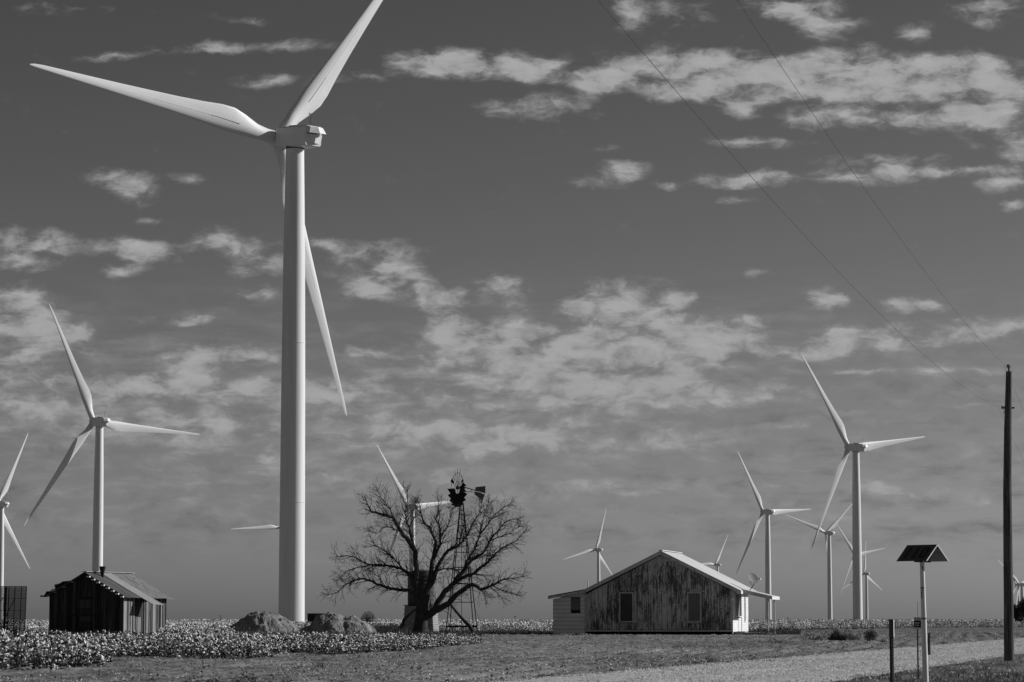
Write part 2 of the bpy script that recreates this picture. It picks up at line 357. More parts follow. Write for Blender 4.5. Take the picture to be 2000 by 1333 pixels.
me = np_mesh('ground', V, T[:, ::-1], [M_ground], smooth=True)
ground = link_mesh('ground', me); tag(ground, kind='structure')
print('ground quads', len(T), 'rows', nr)
# gravel road
tt = np.concatenate([np.linspace(-60, -12, 30)[:-1], np.linspace(-12, 160, 900)[:-1], np.geomspace(160, 1200, 30)])
ssn = np.linspace(-0.35, ROADW+0.35, 90)
S_, T_ = np.meshgrid(ssn, tt)
edge = 0.22*vnoise(T_*.7, S_*0+3, 2)+.12*vnoise(T_*3, S_*0+9, 1)
S2 = np.where(S_ < .6, S_+edge*(1-S_.clip(0, .6)/.6), np.where(S_ > ROADW-.6, S_+edge*.9, S_))
x = RU0[0]+rdir.x*T_+rn.x*S2; y = RU0[1]+rdir.y*T_+rn.y*S2
z = 0.035 + 0.03*fbm(x*1.2, y*.6, 3, 1) + 0.012*fbm(x*9, y*7, 2, 2) - 0.075*sstep(0.35, 0, np.minimum(S_+.35, ROADW+.35-S_)) - .025*np.exp(-((S_-1.6)/.35)**2) - .025*np.exp(-((S_-3.3)/.35)**2)
V = np.stack([x.ravel(), y.ravel(), z.ravel()], 1); a, b = S_.shape
i, j = np.meshgrid(np.arange(a-1), np.arange(b-1), indexing='ij')
T = np.stack([i*b+j, i*b+j+1, (i+1)*b+j+1, (i+1)*b+j], -1).reshape(-1, 4)
road = link_mesh('gravel_road', np_mesh('gravel_road', V, T, [M_road], smooth=True)); tag(road, kind='structure')
def gz(x, y): return float(ground_z(np.array([float(x)]), np.array([float(y)]))[0])

# ------------------------------------------------------------------ wind turbines
HUB = 80.0; ROT = 51.0
def blade_mesh():
    st = [(1.2,2.3,2.3,0,.5),(2.6,2.25,2.25,0,.5),(5,2.6,1.75,14,.45),(8,3.6,1.3,13,.36),(10.5,4.25,1.05,11,.32),(13,4.1,.85,9,.3),(17,3.45,.66,7,.3),
          (22,2.85,.5,5,.3),(28,2.3,.38,3,.3),(34,1.8,.28,2,.3),(40,1.35,.2,1,.3),(45,1.0,.14,0,.3),(48.5,.75,.1,0,.3),(50.2,.5,.07,0,.34),(51,.16,.03,0,.4)]
    n = 20; vs = []; fs = []
    for (r, ch, th, tw, ax) in st:
        rnd = sstep(6.5, 2.5, r) if not isinstance(r, np.ndarray) else 0
        for k in range(n):
            t = 2*math.pi*k/n
            xc = 0.5 - 0.5*math.cos(t)               # 0 leading .. 1 trailing
            sg = 1 if math.sin(t) >= 0 else -1
            thick = 5*(0.2969*math.sqrt(max(xc, 0))-.126*xc-.3516*xc**2+.2843*xc**3-.1015*xc**4)
            af_x = (xc-ax)*ch; af_y = sg*thick*th*(1.15 if sg < 0 else .7)
            ci_x = (xc-.5)*ch; ci_y = math.sin(t)*th/2
            X = af_x*(1-rnd)+ci_x*rnd; Yv = af_y*(1-rnd)+ci_y*rnd
            a = R(tw); x2 = X*math.cos(a)+Yv*math.sin(a); y2 = -X*math.sin(a)+Yv*math.cos(a)
            vs.append((x2, y2+0.9*(r/51)**2, r))     # Yv > 0 is upwind
    k = len(st)
    fs = [(i*n+j, (i+1)*n+j, (i+1)*n+(j+1) % n, i*n+(j+1) % n) for i in range(k-1) for j in range(n)] + [tuple(range(n)), tuple(range(k*n-1, (k-1)*n-1, -1))]
    mb = MB().add(vs, fs); return mb.mesh('blade', M_turb, True)
BL = blade_mesh()
def nacelle_parts():
    # local: rotor axis +Y (upwind), rear at -Y, tower axis at origin
    mb = MB()
    def sec(y, hw, z0, z1, ch=.25):
        return [(-hw, y, z0+ch), (-hw+ch, y, z0), (hw-ch, y, z0), (hw, y, z0+ch), (hw, y, z1-ch), (hw-ch, y, z1), (-hw+ch, y, z1), (-hw, y, z1-ch)]
    S = [sec(3.6, 1.45, -1.45, 1.5, .45), sec(3.0, 1.75, -1.75, 1.75), sec(-3.2, 1.75, -1.75, 1.8), sec(-5.0, 1.72, -1.55, 1.78)]
    vs = [p for s in S for p in s]; n = 8
    fs = [(i*n+j, i*n+(j+1) % n, (i+1)*n+(j+1) % n, (i+1)*n+j) for i in range(len(S)-1) for j in range(n)] + [tuple(range(n)), tuple(range(len(S)*n-1, (len(S)-1)*n-1, -1))]
    mb.add(vs, [f[::-1] for f in fs]); body = mb
    # rear: two lower facets meeting in a shallow prow, under a sloping projecting hood
    rear = MB().prism([(-1.7, -4.9), (-1.66, -5.1), (-.1, -5.85), (1.66, -5.25), (1.7, -4.9)], 'z', -1.15, .3)
    rear.v = [(x, y+(.35 if z < 0 and y < -5 else 0), z) for x, y, z in rear.v]
    hood = MB()
    top = [(-1.5, -4.7, 1.8), (1.5, -4.7, 1.8), (1.35, -5.7, 1.55), (0, -6.1, 1.55), (-1.35, -5.7, 1.55)]
    bot = [(-1.73, -5.02, .62), (1.76, -4.9, .75), (1.76, -6.2, .55), (0, -6.7, .45), (-1.65, -5.9, .5)]
    hood.add(top + bot, [(0,1,2,3,4), (9,8,7,6,5), (0,5,6,1), (1,6,7,2), (2,7,8,3), (3,8,9,4), (4,9,5,0)])
    return body, rear, hood
def make_turbine():
    root = empty('wind_turbine', (0, 0, 0))
    prof = [(2.22, 0), (2.2, 3), (2.12, 20), (2.02, 40), (1.85, 60), (1.55, 78.2)]
    tw = MB().lathe(prof, 48).build('tower', M_turb, root, True)
    for z, r in ((20.0, 2.14), (46.0, 1.99)): MB().lathe([(r, z-.06), (r+.02, z-.05), (r+.02, z+.05), (r, z+.06)], 48).build('flange_ring', M_turb, tw, True)
    MB().box(-.45, .45, 2.14, 2.3, .6, 2.9).build('door', M_trim, tw)
    MB().lathe([(1.5, 78.0), (1.62, 78.1), (1.62, 78.5), (1.3, 78.6)], 32).build('yaw_ring', M_turb_dark, tw, True)
    nac = bpy.data.objects.new('nacelle', None)
    body, rear, hood = nacelle_parts()
    nb = body.build('nacelle', M_turb, root)
    rear.build('rear_housing', M_turb, nb); hood.build('rear_hood', M_turb, nb)
    MB().box(-.7, .7, -1.2, 1.0, 1.76, 2.05).box(-.3, .3, -1.4, -1.2, 1.76, 1.98).build('roof_hatch', M_turb_dark, nb)
    MB().tube([(-.5, -4.5, 1.7), (-.5, -4.5, 4.0)], .045, 6).tube([(-.8, -4.5, 3.7), (-.2, -4.5, 3.7)], .035, 6).box(-.86, -.74, -4.56, -4.44, 3.65, 3.95).box(-.26, -.14, -4.56, -4.44, 3.65, 3.95).build('wind_mast', M_turb_dark, nb)
    hb = MB()
    prof = [(1.15, 3.62), (1.5, 3.75), (1.62, 4.6), (1.5, 5.6), (1.05, 6.5), (.4, 6.95), (.02, 7.05)]
    n = 24; vs = [(r*math.cos(2*math.pi*k/n), y, r*math.sin(2*math.pi*k/n)) for r, y in prof for k in range(n)]
    hb.add(vs, [(i*n+j, (i+1)*n+j, (i+1)*n+(j+1) % n, i*n+(j+1) % n) for i in range(len(prof)-1) for j in range(n)] + [tuple(range(n))])
    hub = hb.build('hub', M_turb, root, True)
    nb.location = hub.location = (0, 0, HUB)
    bl = []
    for k in range(3):
        b = link_mesh('blade', BL, root); bl.append(b)
    return root, tw, nb, hub
TURB_GROUP = 'white wind turbines of the wind farm'
turb, tw0, nb0, hub0 = make_turbine()
TAU = R(5)
def pose_turbine(root, x, y, hubz, yaw, ph, scale=1.0):
    yaw = R(yaw); ph = R(ph)
    a = Vector((-math.sin(yaw)*math.cos(TAU), math.cos(yaw)*math.cos(TAU), math.sin(TAU)))
    h = Vector((math.cos(yaw), math.sin(yaw), 0)); u = h.cross(a)
    root.location = (x, y, 0)
    hz = hubz - 4.5*math.sin(TAU)
    rot = Matrix((h, a, u)).transposed().to_4x4()
    for ch in root.children:
        n = ch.name.split('.')[0]
        if n == 'tower': ch.scale = (scale*1.0, scale*1.0, (hz-1.6)/78.4); ch.rotation_euler = (0, 0, yaw)
        elif n in ('nacelle', 'hub'):
            ch.matrix_local = Matrix.Translation((0, 0, hz)) @ rot @ Matrix.Scale(scale, 4)
    k = 0
    for ch in root.children:
        if ch.name.split('.')[0] != 'blade': continue
        p = ph + k*2*math.pi/3; k += 1
        e = h*math.cos(p) + u*math.sin(p); tr = h*math.sin(p) - u*math.cos(p)
        mr = Matrix((tr, a, e)).transposed().to_4x4()
        ch.matrix_local = Matrix.Translation(Vector((0, 0, hz)) + a*4.7*scale) @ mr @ Matrix.Scale(scale, 4)
TL = [
 ('main', -35.9, 465.3, 80.8, 43.4, 53.1, .967, 'huge nearest wind turbine, its thick tower rising between the two dirt mounds'),
 ('left', -165.0, 1135.7, 79.9, 38.5, 116.5, 1, 'wind turbine rising behind the dark wooden shed with the stovepipe'),
 ('r2', 157.5, 1301.7, 79.6, 37.8, 7.7, 1, 'largest wind turbine on the right, behind the field right of the farmhouse'),
 ('r1', 184.9, 2060.8, 78.5, 40.0, 3.4, 1, 'wind turbine whose tower stands just behind the porch posts of the farmhouse'),
 ('edge', -325.9, 1818.1, 74.3, 46, 65.8, 1, 'wind turbine cut by the left picture edge, its tower behind the mesh trailer side'),
 ('mid', -67.3, 1925.6, 76.7, 44, 7.0, 1, 'wind turbine seen through the branches of the bare tree beside the old windmill'),
 ('beh', -197.2, 2464.0, 79.8, 38.4, 62.8, 1, 'far wind turbine hidden behind the thick tower, one blade pointing flat to the left'),
 ('l3', 101.2, 3336.7, 81.9, 40, 74.4, 1, 'small wind turbine above the left slope of the farmhouse roof'),
 ('l4', 300.6, 4172.8, 80.1, 44, 60.1, 1, 'small wind turbine half hidden by the bright right slope of the farmhouse roof'),
 ('r3', 292.1, 2624.9, 80.1, 34, 42.2, 1, 'wind turbine between the one behind the porch posts and the largest one on the right'),
 ('rA', 407.6, 3371.2, 76.9, 35, 9.4, 1, 'far turbine whose hub hides behind the tower of the largest turbine on the right'),
 ('rB', 542.7, 4370.3, 70.2, 38.9, 88.9, 1, 'tiny wind turbine just right of the largest right tower, one blade pointing straight up'),
 ('rC', 636.0, 3560.0, 44.0, 38, 143.7, 1, 'far wind turbine cut by the right picture edge behind the dark tree and power pole'),
 ('rD', 830.0, 4680.0, 57.0, 38, 8.0, 1, 'tiny wind turbine whose tower shows just right of the power pole')]
roots = {}
for i, (k, x, y, hz, yaw, ph, scl, lab) in enumerate(TL):
    r = turb if i == 0 else copy_tree(turb)
    roots[k] = (r, x, y, hz, yaw, ph, scl); tag(r, lab, 'wind turbine', TURB_GROUP)
for k in roots: pose_turbine(*roots[k])
# dotted vortex strips only show on the nearest turbine
def strip_mesh(r0, r1, solid):
    mb = MB(); r = r0
    while r < r1:
        c = np.interp(r, [8, 13, 22, 34], [3.6, 4.1, 2.85, 1.8]); x = -0.31*c + 0.45*c; L_ = 0.5 if r < solid else 0.16
        th = np.interp(r, [8, 10.5, 13, 17, 22, 28, 34], [1.3, 1.05, .85, .66, .5, .38, .28])
        tw_ = R(np.interp(r, [8, 13, 22, 34], [13, 9, 5, 2])); xc = .45
        yt = -1.15*th*5*(0.2969*math.sqrt(xc)-.126*xc-.3516*xc**2+.2843*xc**3-.1015*xc**4)
        x2 = x*math.cos(tw_)+yt*math.sin(tw_); y2 = -x*math.sin(tw_)+yt*math.cos(tw_)+0.9*(r/51)**2
        mb.box(x2-.02, x2+.02, y2-.02, y2+.06, r, r+L_); r += 0.5 if r < solid else 0.45
    return mb.mesh('vortex_generator_strip', M_vg)
sm = strip_mesh(9, 27, 15)
for ch in turb.children:
    if ch.name.split('.')[0] == 'blade': link_mesh('vortex_generator_strip', sm, ch)

# transformer box beside the nearest turbine
p = P(617, 1212, 440); t = empty('transformer_box', (p.x, 440, 0), R(-10), 'dark transformer cabinet standing at the foot of the nearest turbine, half behind the right mound', 'transformer')
MB().box(-1.15, 1.15, -.8, .8, -.1, 1.9).build('cabinet', M_tank, t); MB().box(-1.2, 1.2, -.85, .85, 1.9, 1.98).build('lid', M_steel, t)
MB().box(-1.05, -.06, -.83, -.8, .15, 1.8).build('door', M_steel, t); MB().box(.06, 1.05, -.83, -.8, .15, 1.8).build('door', M_galv, t)

# ------------------------------------------------------------------ farmhouse
def clip_poly(poly, x0, x1, z0, z1):
    def cut(pl, f, inter):
        out = []
        for i in range(len(pl)):
            a, b = pl[i-1], pl[i]
            if f(b):
                if not f(a): out.append(inter(a, b))
                out.append(b)
            elif f(a): out.append(inter(a, b))
        return out
    def ix(v): return lambda a, b: (v, a[1]+(b[1]-a[1])*(v-a[0])/(b[0]-a[0]))
    def iz(v): return lambda a, b: (a[0]+(b[0]-a[0])*(v-a[1])/(b[1]-a[1]), v)
    for f, it in ((lambda p: p[0] >= x0-1e-9, ix(x0)), (lambda p: p[0] <= x1+1e-9, ix(x1)), (lambda p: p[1] >= z0-1e-9, iz(z0)), (lambda p: p[1] <= z1+1e-9, iz(z1))):
        poly = cut(poly, f, it)
        if len(poly) < 3: return None
    ar = sum(poly[i-1][0]*poly[i][1]-poly[i][0]*poly[i-1][1] for i in range(len(poly)))
    return poly if abs(ar) > 0.01 else None
HD = 206.0
hp = P(1430, 1241, HD)
H = empty('farmhouse', (hp.x, HD, 0), R(-13), 'abandoned low farmhouse with peeling plank gable, bright metal roof and side porch', 'house')
SX, SZ = 26.6, 27.0
def hx(px): return (px-1430)/SX
def hz(py): return (1241-py)/SZ
DEP = 8.0
xl, xr, xrg = hx(1144), 0.0, hx(1293)
zr = hz(1081); slope = math.tan(R(26.3))
def zroof(x): return zr - abs(x-xrg)*slope
zb = 0.22
# wall cores
MB().prism([(xl+.03, zb), (xr-.06, zb), (xr-.06, zroof(xr-.06)-.25), (xrg, zr-.25), (xl+.03, zroof(xl+.03)-.25)], 'y', .06, DEP-.05).build('wall', M_void, H)
wins = [(hx(1210), hx(1238.5), hz(1217), hz(1158), 0), (hx(1343.3), hx(1371), hz(1217), hz(1158), 1)]
gable = [(xl+.08, zb+.12), (xr-.08, zb+.12), (xr-.08, zroof(xr)-.2), (xrg, zr-.16), (xl+.08, zroof(xl)-.2)]
ztop = hz(1098)
x = xl+.08
while x < xr-.1:
    w = random.uniform(.26, .42); x1 = min(x+w, xr-.08)
    for (a, b, c, d, _) in wins:
        for e_ in (a+.03, b-.03):
            if x+.06 < e_ < x1: x1 = e_
    segs = [(zb+.12, ztop)]
    for (a, b, c, d, _) in wins:
        if (x+x1)/2 > a+.02 and (x+x1)/2 < b-.02: segs = [(zb+.12, c-.06), (d+.06, ztop)]
    # vertical boards, cut round the windows
    for (z0, z1) in segs:
        pl = clip_poly(gable, x+.011, x1-.011, z0+random.uniform(0, .03), z1)
        if pl: MB().prism(pl, 'y', random.uniform(-.02, .012), .055).build('board', M_peel, H)
    x = x1
z = ztop+.01; k = 0
while z < zr-.2:          # lapped boards in the peak
    pl = clip_poly(gable, xl, xr, z, z+.17)
    if pl:
        mb = MB().prism(pl, 'y', -.03 if k % 2 else -.022, .05).build('lap_board', M_trim, H)
    z += .18; k += 1
MB().box(xl, xr, -.035, .05, zb, zb+.115).build('sill_board', M_trim, H)
MB().box(xl-.02, xl+.08, -.05, .05, zb+.12, zroof(xl)-.2).build('corner_board', M_trim, H)
MB().box(xr-.08, xr+.01, -.05, .05, zb, zroof(xr)-.22).build('corner_board', M_trim, H)
for (a, b, c, d, kind) in wins:
    f = .09
    w = MB().box(a, b, -.07, -.015, c, c+f).box(a, b, -.07, -.015, d-f, d).box(a, a+f, -.07, -.015, c+f, d-f).box(b-f, b, -.07, -.015, c+f, d-f).build('window', M_trim, H)
    if kind == 0:
        MB().box(a+f, b-f, -.03, .03, c+f, d-f).build('screen', M_screen, w)
        MB().box(b+.06, b+.2, -.045, .02, c-.05, d+.08).build('side_trim', M_trim, H)
    else:
        n = 6; ww = (b-a-2*f)/n
        for q in range(n): MB().box(a+f+q*ww+.005, a+f+(q+1)*ww-.005, -.035-.006*(q % 2), .03, c+f, d-f).build('cover_board', M_board, w)
    MB().box(a-.18, b+.22, -.06, 0.0, d+.02, d+.12).build('window_head', M_peel, H)
    MB().box(a-.06, b+.1, -.05, -.0, c-.08, c-.01).build('window_sill', M_peel, H)
# piers darkened to pass for the shade in the gap under the house
for q in np.linspace(xl+.2, xr-.35, 6):
    MB().box(q-.15, q+.15, 1.2, 1.5, -.1, zb).build('pier', M_dark_wood, H)
MB().box(xl, xr-.1, DEP-.1, DEP-.06, -.1, zb).build('added_skirt', M_dark_wood, H)  # boards added to keep lit ground from showing under the house
MB().box(xl+.02, xl+.06, .3, DEP-.12, -.1, zb).build('added_skirt', M_dark_wood, H)
MB().box(xr-.1, xr-.06, .3, DEP-.12, -.1, zb).build('added_skirt', M_dark_wood, H)
# right side wall (faces the sun): lapped siding with openings
rw = [(1.5, 4.2, hz(1205), hz(1160)), (4.45, 4.75, hz(1232), hz(1160)), (6.05, 6.4, hz(1214), hz(1160))]
zt = zroof(0)-.18; z = zb
while z < zt-.02:
    z1 = min(z+.16, zt); cuts = [0.05]
    for (a, b, c, d) in rw:
        if z1 > c+.01 and z < d-.01: cuts += [a, b]
    cuts.append(DEP)
    for q in range(0, len(cuts), 2):
        mb = MB(); a, b = cuts[q], cuts[q+1]
        mb.add([(-.02, a, z), (.03, a, z), (.005, a, z1), (-.02, a, z1), (-.02, b, z), (.03, b, z), (.005, b, z1), (-.02, b, z1)],
               [(0,1,2,3), (7,6,5,4), (0,4,5,1), (1,5,6,2), (2,6,7,3), (3,7,4,0)]).build('siding_board', M_white, H)
    z = z1+.002
for q, (a, b, c, d) in enumerate(rw):
    nm = 'window' if q != 1 else 'door'
    if q == 1:
        MB().box(-.1, -.04, a, b, c, d).build('door', M_board, H); continue
    w = MB().box(-.05, .06, a-.08, a, c-.06, d+.06).box(-.05, .06, b, b+.08, c-.06, d+.06).box(-.05, .06, a, b, d, d+.07).box(-.05, .07, a, b, c-.07, c).build('window', M_white, H)
    if q == 0:
        zz = c
        while zz < d-.02:
            MB().add([(-.08, a, zz), (-.02, a, zz-.0), (-.05, a, zz+.15), (-.08, a, zz+.15), (-.08, b, zz), (-.02, b, zz), (-.05, b, zz+.15), (-.08, b, zz+.15)],
                     [(0,1,2,3), (7,6,5,4), (0,4,5,1), (1,5,6,2), (2,6,7,3), (3,7,4,0)]).build('shutter_slat', M_board, w); zz += .16
    else: MB().box(-.12, -.08, a, b, c, d).build('pane', M_screen, w)
MB().box(.03, .07, -.02, .1, zb-.15, zt).build('corner_board', M_white, H)
# roof: two slopes with ribs, overhang, fascia
OV = .35; th = .1
def roof_slab(xa, za, xb, zb_, y0, y1, name, m_, t=.07):
    return MB().add([(xa, y0, za-t), (xb, y0, zb_-t), (xb, y0, zb_), (xa, y0, za), (xa, y1, za-t), (xb, y1, zb_-t), (xb, y1, zb_), (xa, y1, za)],
        [(0,1,2,3), (7,6,5,4), (0,4,5,1), (1,5,6,2), (2,6,7,3), (3,7,4,0)]).build(name, m_, H)
xe = hx(1449); zpk = hz(1077)
def zz_(x): return zpk - abs(x-xrg)*slope
nP = 9; pw = (DEP+2*OV)/nP
for q in range(nP):
    y0 = -OV+q*pw
    r = roof_slab(xrg, zpk, xe, zz_(xe), y0+.004, y0+pw-.004, 'roof_sheet', M_roof, .05)
    roof_slab(xl-.05, zz_(xl-.05), xrg, zpk, y0+.004, y0+pw-.004, 'roof_sheet', M_roof, .05)
MB().beam((xrg, -OV, zpk+.03), (xrg, DEP+OV, zpk+.03), .3, .05).build('ridge_cap', M_roof, H)
for (xa, xb) in ((xrg, xe-.02), (xl-.05, xrg)):
    d = .24
    MB().add([(xa, -OV-.02, zz_(xa)-.05-d), (xb, -OV-.02, zz_(xb)-.05-d), (xb, -OV-.02, zz_(xb)-.052), (xa, -OV-.02, zz_(xa)-.052),
              (xa, -OV+.02, zz_(xa)-.05-d), (xb, -OV+.02, zz_(xb)-.05-d), (xb, -OV+.02, zz_(xb)-.052), (xa, -OV+.02, zz_(xa)-.052)],
             [(0,1,2,3), (7,6,5,4), (0,4,5,1), (1,5,6,2), (2,6,7,3), (3,7,4,0)]).build('rake_board', M_trim, H)
    MB().add([(xa, -OV+.021, zz_(xa)-.2), (xb, -OV+.021, zz_(xb)-.2), (xb, -OV+.021, zz_(xb)-.17), (xa, -OV+.021, zz_(xa)-.17),
              (xa, -.03, zz_(xa)-.2), (xb, -.03, zz_(xb)-.2), (xb, -.03, zz_(xb)-.17), (xa, -.03, zz_(xa)-.17)],
             [(0,1,2,3), (7,6,5,4), (0,4,5,1), (1,5,6,2), (2,6,7,3), (3,7,4,0)]).build('soffit', M_add, H)
MB().box(xe-.3, xe+.02, -OV-.021, -OV+1.2, zz_(xe)-.24, zz_(xe)-.06).build('eave_end', M_white, H)
# porch along the right side
px0, px1 = xe-.1, hx(1505); pz0 = zz_(xe-.1)+.06; pz1 = hz(1166)
PY0, PY1 = .9, 4.5
n = 4; w_ = (PY1-PY0+.4)/n
for q in range(n): roof_slab(px0, pz0, px1, pz1, PY0-.2+q*w_+.004, PY0-.2+(q+1)*w_-.004, 'porch_roof_sheet', M_roof, .05)
MB().add([(px0, PY0-.22, pz0-.28), (px1-.03, PY0-.22, pz1-.24), (px1-.03, PY0-.22, pz1-.052), (px0, PY0-.22, pz0-.052), (px0, PY0-.18, pz0-.28), (px1-.03, PY0-.18, pz1-.24), (px1-.03, PY0-.18, pz1-.052), (px0, PY0-.18, pz0-.052)],
         [(0,1,2,3), (7,6,5,4), (0,4,5,1), (1,5,6,2), (2,6,7,3), (3,7,4,0)]).build('rake_board', M_trim, H)
MB().box(px1-.03, px1+.01, PY0-.22, PY1+.2, pz1-.24, pz1-.052).build('porch_fascia', M_white, H)
MB().box(px1-.42, px1-.27, PY0, PY1, pz1-.12, pz1+.0).build('porch_beam', M_trim, H)
for q in (PY0+.1, PY1-.1):
    MB().box(px1-.4, px1-.3, q-.05, q+.05, .0, pz1-.12).build('porch_post', M_trim, H)
MB().box(.12, px1-.45, PY0-.1, PY1, -.05, .14).build('porch_slab', M_block, H)
MB().box(.15, .75, PY0+.2, PY0+2, .165, .24).build('step', M_block, H)
# addition on the left
ax0 = hx(1079); azt0, azt1 = hz(1171), hz(1157)
MB().prism([(ax0, .1), (xl-.03, .1), (xl-.03, azt1-.06), (ax0, azt0-.06)], 'y', .07, 5.5).build('addition_wall', M_dark_wood, H)
apoly = [(ax0-.01, .1), (xl-.03, .1), (xl-.03, azt1-.02), (ax0-.01, azt0-.02)]
aw = (hx(1114), hx(1133.5), hz(1193), hz(1169.5))
z = .1
while z < azt1:
    z1 = z+.29
    xs = [(ax0-.01, xl-.03)]
    if z1 > aw[2]+.02 and z < aw[3]-.02: xs = [(ax0-.01, aw[0]), (aw[1], xl-.03)]
    for a, b in xs:
        pl = clip_poly(apoly, a, b, z+.02, z1)
        if pl:
            mb = MB(); mb.prism(pl, 'y', .02, .068)
            mb.v = [(vx, vy-(.025 if vy < .05 and vz < z+.05 else 0), vz) for vx, vy, vz in mb.v]
            mb.build('siding_board', M_add, H)
    z = z1
w = MB().box(aw[0], aw[1], -.01, .03, aw[2], aw[2]+.04).box(aw[0], aw[1], -.01, .03, aw[3]-.04, aw[3]).build('window', M_board, H)
n = 4; ww = (aw[1]-aw[0])/n
for q in range(n): MB().box(aw[0]+q*ww+.004, aw[0]+(q+1)*ww-.004, .0, .05, aw[2]+.042, aw[3]-.042).build('cover_board', M_board, w)
MB().box(xl-.1, xl-.03, -.03, .06, .05, azt1).build('corner_board', M_trim, H)
rx0 = hx(1071); rz0, rz1 = hz(1165), zz_(xl-.05)+.01
n = 5; w_ = 6.3/n
for q in range(n): roof_slab(rx0, rz0, xl-.06, rz1, -OV+q*w_+.004, -OV+(q+1)*w_-.004, 'addition_roof_sheet', M_darkroof, .07)
MB().add([(rx0, -OV-.02, rz0-.24), (xl-.06, -OV-.02, rz1-.26), (xl-.06, -OV-.02, rz1-.072), (rx0, -OV-.02, rz0-.072), (rx0, -OV+.02, rz0-.24), (xl-.06, -OV+.02, rz1-.26), (xl-.06, -OV+.02, rz1-.072), (rx0, -OV+.02, rz0-.072)],
         [(0,1,2,3), (7,6,5,4), (0,4,5,1), (1,5,6,2), (2,6,7,3), (3,7,4,0)]).build('rake_board', M_trim, H)
MB().tube([(xl-.15, 1.5, rz1-.1), (xl-.15, 1.5, rz1+.62)], .04, 8).build('vent_pipe', M_lite, H)
# satellite dish on the roof edge
dp = H.matrix_basis @ Vector((hx(1459), 3.0, zz_(xe)+.1))
dish = empty('satellite_dish', dp, R(0), 'grey satellite dish on a bent arm above the porch roof of the farmhouse', 'satellite dish')
zc = 1.12
MB().tube([(-.35, 0, -.25), (0, 0, .25), (.12, 0, .5)], .03, 8).tube([(-.1, 0, .35), (-.2, 0, .62)], .02, 6).build('mount_arm', M_steel, dish)
dm = MB(); n = 24; rings = [(.02, 0), (.2, .02), (.34, .06), (.44, .11)]
dm.add([(r*math.cos(2*math.pi*k/n), r*math.sin(2*math.pi*k/n)*1.1, d) for r, d in rings for k in range(n)] + [(r*math.cos(2*math.pi*k/n), r*math.sin(2*math.pi*k/n)*1.1, d-.015) for r, d in rings[::-1] for k in range(n)],
       [(i*n+j, i*n+(j+1) % n, (i+1)*n+(j+1) % n, (i+1)*n+j) for i in range(7) for j in range(n)])
rf = dm.build('reflector', M_board, dish, True); rf.location = (-.05, 0, .8); rf.rotation_euler = (0, R(62), R(-48))
MB().tube([(.05, -.1, .42), (.45, -.35, .62)], .02, 6).tube([(.3, -.3, .75), (.5, -.38, .75)], .07, 8).tube([(.5, -.38, .75), (.56, -.4, .76)], .1, 8).build('receiver', M_trim, dish)

# ------------------------------------------------------------------ shed
SD = 178.0; sp = P(239.5, 1245, SD)
S = empty('wooden_shed', (sp.x, SD, 0), R(-19), 'weathered dark plank shed with stovepipe and patched corrugated tin roof in the cotton', 'shed')
W, DP, ze, zk = 5.15, 6.1, 2.62, 4.0; sl = (zk-ze)/(W/2)
MB().prism([(-W+.05, 0), (-.05, 0), (-.05, ze-.12), (-W/2, zk-.2), (-W+.05, ze-.12)], 'y', .06, DP-.05).build('wall', M_void, S)
front = [(-W, 0), (0, 0), (0, ze-.03), (-W/2, zk-.06), (-W, ze-.03)]
x = -W
while x < -.01:
    w = random.choice((.1, .14, .2, .3))*random.uniform(.9, 1.2); x1 = min(x+w, 0)
    pl = clip_poly(front, x+.006, x1-.006, random.uniform(0, .06), 9)
    if pl: MB().prism(pl, 'y', random.uniform(-.02, .012), .055).build('board', M_dark_wood, S)
    x = x1
# closed front door of horizontal boards and its head
for q, (z0, z1) in enumerate([(.55, .95), (1.0, 1.3), (1.45, 1.75), (1.8, 2.35)]):
    MB().box(-3.0, -2.2, -.055-.01*(q % 2), -.022, z0, z1).build('door_board', M_grey_wood if False else M_dark_wood, S)
MB().box(-3.05, -2.1, -.07, -.022, 2.38, 2.5).build('door_head', M_dark_wood, S)
MB().box(-3.6, -1.6, -.06, -.022, 1.34, 1.42).build('cross_rail', M_dark_wood, S)
ops = [(1.6, 2.35, 1.27, 9), (2.37, 3.0, -1, 9), (4.95, 5.3, -1, 9)]
y = 0.0
while y < DP-.01:
    w = random.uniform(.13, .2); y1 = min(y+w, DP); zt = ze-.05; z0 = random.uniform(0, .05)
    yc = (y+y1)/2; skip = False
    for a, b, c, d in ops:
        if a < yc < b:
            if c > 0: zt = c
            else: skip = True
    if not skip: MB().box(-.05, random.uniform(0, .045), y+.012, y1-.012, z0, zt-random.uniform(0, .03)).build('board', M_grey_wood, S)
    y = y1
# corrugated tin: each sheet of its own, with real waves
def tin(x0, z0, x1, z1, y0, y1, m_, name='roof_sheet', amp=.018):
    n = max(6, int((y1-y0)/.038)); vs = []; nx = 3
    for t in (0, 1):
        for i in range(n+1):
            yy = y0+(y1-y0)*i/n; dz = amp*math.sin(2*math.pi*(yy-y0)/.152)
            for k in range(nx):
                u = k/(nx-1); vs.append((x0+(x1-x0)*u, yy, z0+(z1-z0)*u+dz-(.008 if t else 0)-.02*math.sin(u*math.pi)))
    o = (n+1)*nx; fs = []
    for i in range(n):
        for k in range(nx-1):
            a = i*nx+k; fs.append((a, a+1, a+1+nx, a+nx)); fs.append((o+a, o+a+nx, o+a+1+nx, o+a+1))
    for i in range(n):
        a = i*nx; b = i*nx+nx-1; fs.append((a, a+nx, o+a+nx, o+a)); fs.append((b+nx, b, o+b, o+b+nx))
    for k in range(nx-1):
        fs.append((k+1, k, o+k, o+k+1)); a = n*nx+k; fs.append((a, a+1, o+a+1, o+a))
    return MB().add(vs, fs).build(name, m_, S)
def rz(x): return zk+.07-abs(x+W/2)*sl
